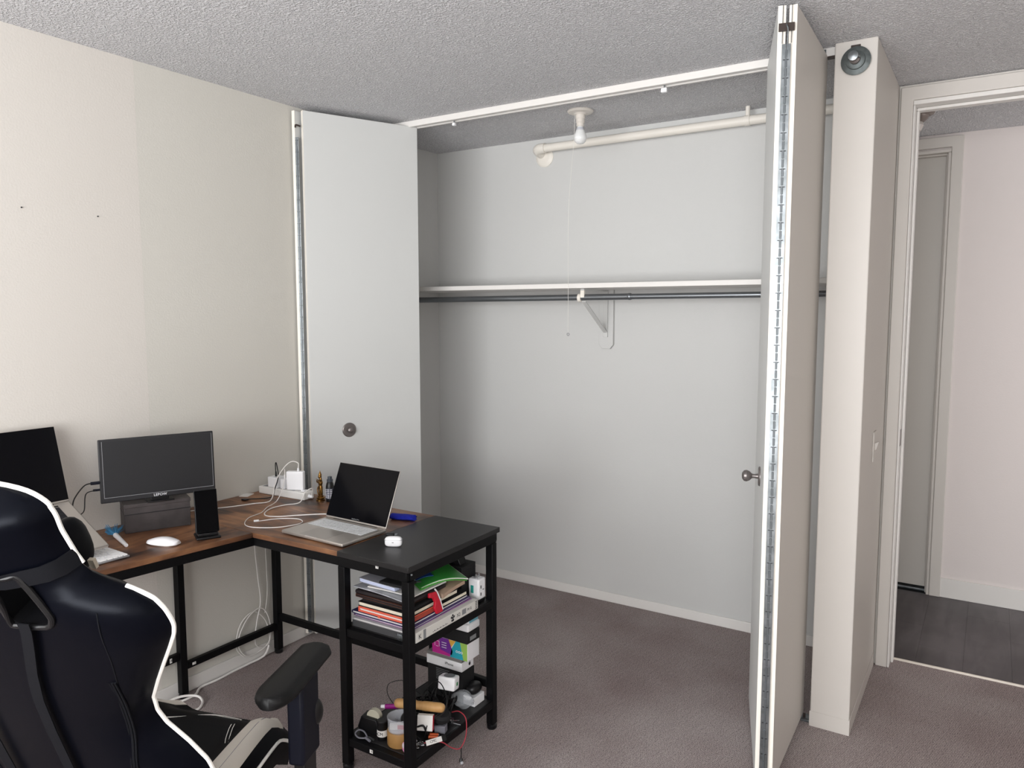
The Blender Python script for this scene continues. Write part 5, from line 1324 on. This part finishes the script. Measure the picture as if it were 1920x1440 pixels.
# armrests
def armrest(sgn):
    def ap(x, y, z): return Vector((Bx, By, 0))+r_*x+h*y+zv*z
    X = 0.340 if sgn > 0 else -0.340; a0 = 0.5*sgn*0.0
    rows_ = []; L0, L1 = 0.136, 0.425
    pad = MB(); n_ = 24
    for i in range(n_+1):
        t = 0.5-0.5*math.cos(PI*(0.035+0.93*i/n_)); y = L0+(L1-L0)*t
        e1 = min(t/0.20, 1.0); e2 = min((1-t)/0.07, 1.0)
        w = 0.047*math.sqrt(max(1-(1-e1)**2, 0.0))*(0.45+0.55*math.sqrt(max(1-(1-e2)**2, 0.0)))*(1.0-0.10*t); xo = X+sgn*(-0.010*t)
        rows_.append([ap(xo-w, y, 0.668), ap(xo-w*1.02, y, 0.674), ap(xo-w*0.88, y, 0.686), ap(xo-w*0.45, y, 0.6895), ap(xo, y, 0.690), ap(xo+w*0.45, y, 0.6895), ap(xo+w*0.88, y, 0.686), ap(xo+w*1.02, y, 0.674), ap(xo+w, y, 0.668), ap(xo+w*0.8, y, 0.661), ap(xo-w*0.8, y, 0.661)])
    pd = pad.grid(rows_, True, True).build('armrest_pad', ARMP, chair, ang=55)
    c = [ap(X+sgn*0.006+dx, 0.300+dy, 0) for dx, dy in ((-0.020, -0.046), (0.022, -0.046), (0.022, 0.046), (-0.020, 0.046))]
    MB().hexa([v+zv*0.46 for v in c]+[v+zv*0.6605 for v in c]).build('armrest_sleeve', NAVYP, pd, bevel=0.008)
    c = [ap(X+sgn*0.008+dx, 0.300+dy, 0) for dx, dy in ((-0.014, -0.032), (0.015, -0.032), (0.015, 0.032), (-0.014, 0.032))]
    MB().hexa([v+zv*0.385 for v in c]+[v+zv*0.462 for v in c]).build('armrest_post', BLACKP, pd, bevel=0.004)
    MB().sphere(ap(X+sgn*0.022, 0.335, 0.555), 0.016, 0.020, 0.034, 14, 10).build('height_lever', BLACKP, pd)
    p0 = [ap(X*0.4, 0.265, 0), ap(X+sgn*0.02, 0.265, 0), ap(X+sgn*0.02, 0.335, 0), ap(X*0.4, 0.335, 0)]
    if sgn < 0: p0 = p0[::-1]
    MB().hexa([v+zv*0.362 for v in p0]+[v+zv*0.384 for v in p0]).build('armrest_bracket', BLACKM, pd, bevel=0.003)
armrest(1); armrest(-1)
# recline hinges, column and star base
for sgn in (1, -1):
    q = [st(sgn*0.20, -0.03, 0), st(sgn*0.215, -0.03, 0), st(sgn*0.215, 0.10, 0), st(sgn*0.20, 0.10, 0)]
    if sgn < 0: q = q[::-1]
    MB().hexa([v+zv*0.372 for v in q]+[v+zv*0.45 for v in q]).build('recline_hinge', BLACKM, chair, bevel=0.004)
cc = S0+hs_*0.21
MB().box(-0.11, 0.11, -0.13, 0.13, 0.325, 0.360, Matrix.Translation(cc) @ Matrix.Rotation(SH, 4, 'Z')).build('tilt_mechanism', BLACKM, chair, bevel=0.008)
MB().lathe([(0.028, 0.10), (0.028, 0.24), (0.020, 0.242), (0.020, 0.33)], 20, Matrix.Translation(cc)).build('gas_lift', BLACKP, chair)
MB().lathe([(0.045, 0.075), (0.050, 0.085), (0.050, 0.11), (0.034, 0.125)], 24, Matrix.Translation(cc)).build('base_hub', BLACKP, chair)
for k in range(5):
    a = 2*PI*k/5+0.3; d = Vector((math.cos(a), math.sin(a), 0)); n = Vector((-d.y, d.x, 0))
    p = [cc+d*0.035-n*0.030+zv*0.075, cc+d*0.31-n*0.018+zv*0.058, cc+d*0.31+n*0.018+zv*0.058, cc+d*0.035+n*0.030+zv*0.075]
    q = [cc+d*0.035-n*0.026+zv*0.115, cc+d*0.31-n*0.015+zv*0.085, cc+d*0.31+n*0.015+zv*0.085, cc+d*0.035+n*0.026+zv*0.115]
    lg_ = MB().hexa(p+q).build('base_leg', BLACKP, chair, bevel=0.006)
    cst = MB(); e_ = cc+d*0.30
    for s_ in (-1, 1): cst.cyl(e_+n*s_*0.008+zv*0.029, e_+n*s_*0.024+zv*0.029, 0.029, 18)
    cst.cyl(e_+zv*0.03, e_+zv*0.062, 0.008, 10)
    cst.build('caster', BLACKMAT, lg_)
tag(chair, 'black and white gaming chair seen from behind at the desk', 'chair')
# neck pillow strapped to the head part
npil = empty('neck_pillow', bk_(0, 0.672, 0.122))
Mp = Matrix((r_, nf, upv)).transposed().to_4x4()
rows_ = []
for i in range(25):
    w_ = -0.140+0.280*(0.5-0.5*math.cos(PI*i/24)); u = abs(w_)/0.140
    top_ = 0.640+0.050*min(u/0.85, 1)**2.0; bot_ = 0.555-0.006*u; ed = max(1-max(u-0.62, 0)**2/0.38**2, 0)**0.5
    cs_, hs2 = (top_+bot_)/2, (top_-bot_)/2*(0.10+0.90*ed); nn_ = 0.050*(0.08+0.92*ed)
    rows_.append([bk_(w_, cs_+hs2*math.copysign(abs(math.sin(a))**0.8, math.sin(a)), 0.122+nn_*math.copysign(abs(math.cos(a))**0.8, math.cos(a))) for a in [2*PI*k/22 for k in range(22)]])
MB().grid(rows_, True, True).build('pillow_body', LEATH2, npil, ang=80)
rows_ = []
for s in (0.640, 0.672):
    p = prof(s); ring = [bk_(a+0.004*(1 if a > 0 else 0), s, n-(0.0045 if i < 6 else 0)+(0.004 if i > 7 else 0)) for i, (a, n) in enumerate(p)]
    ring += [bk_(-a-0.004, s, n-(0.0045 if i < 6 else 0)+(0.004 if i > 7 else 0)) for i, (a, n) in list(enumerate(p))[-2:0:-1]]
    rows_.append(ring)
ctr = bk_(0, 0.656, SEAM)
rows_.append([ctr+(p-ctr)*0.985 for p in rows_[1]]); rows_.append([ctr+(p-ctr)*0.985 for p in rows_[0]])
MB().grid(rows_+[rows_[0]], True).build('elastic_strap', STRAP, npil, ang=60)
MB().box(-0.004, 0.004, -0.004, 0.008, -0.010, 0.010, frame3(bk_(wat(0.655)-0.030, 0.592, SEAM+0.050), nf, upv) @ Matrix.Rotation(PI/2, 4, 'X')).build('strap_tab', mat('beige_elastic', (196, 186, 168), 0.7), npil, label='beige elastic tab')
tag(npil, 'black neck pillow strapped to the front of the chair headrest', 'pillow')
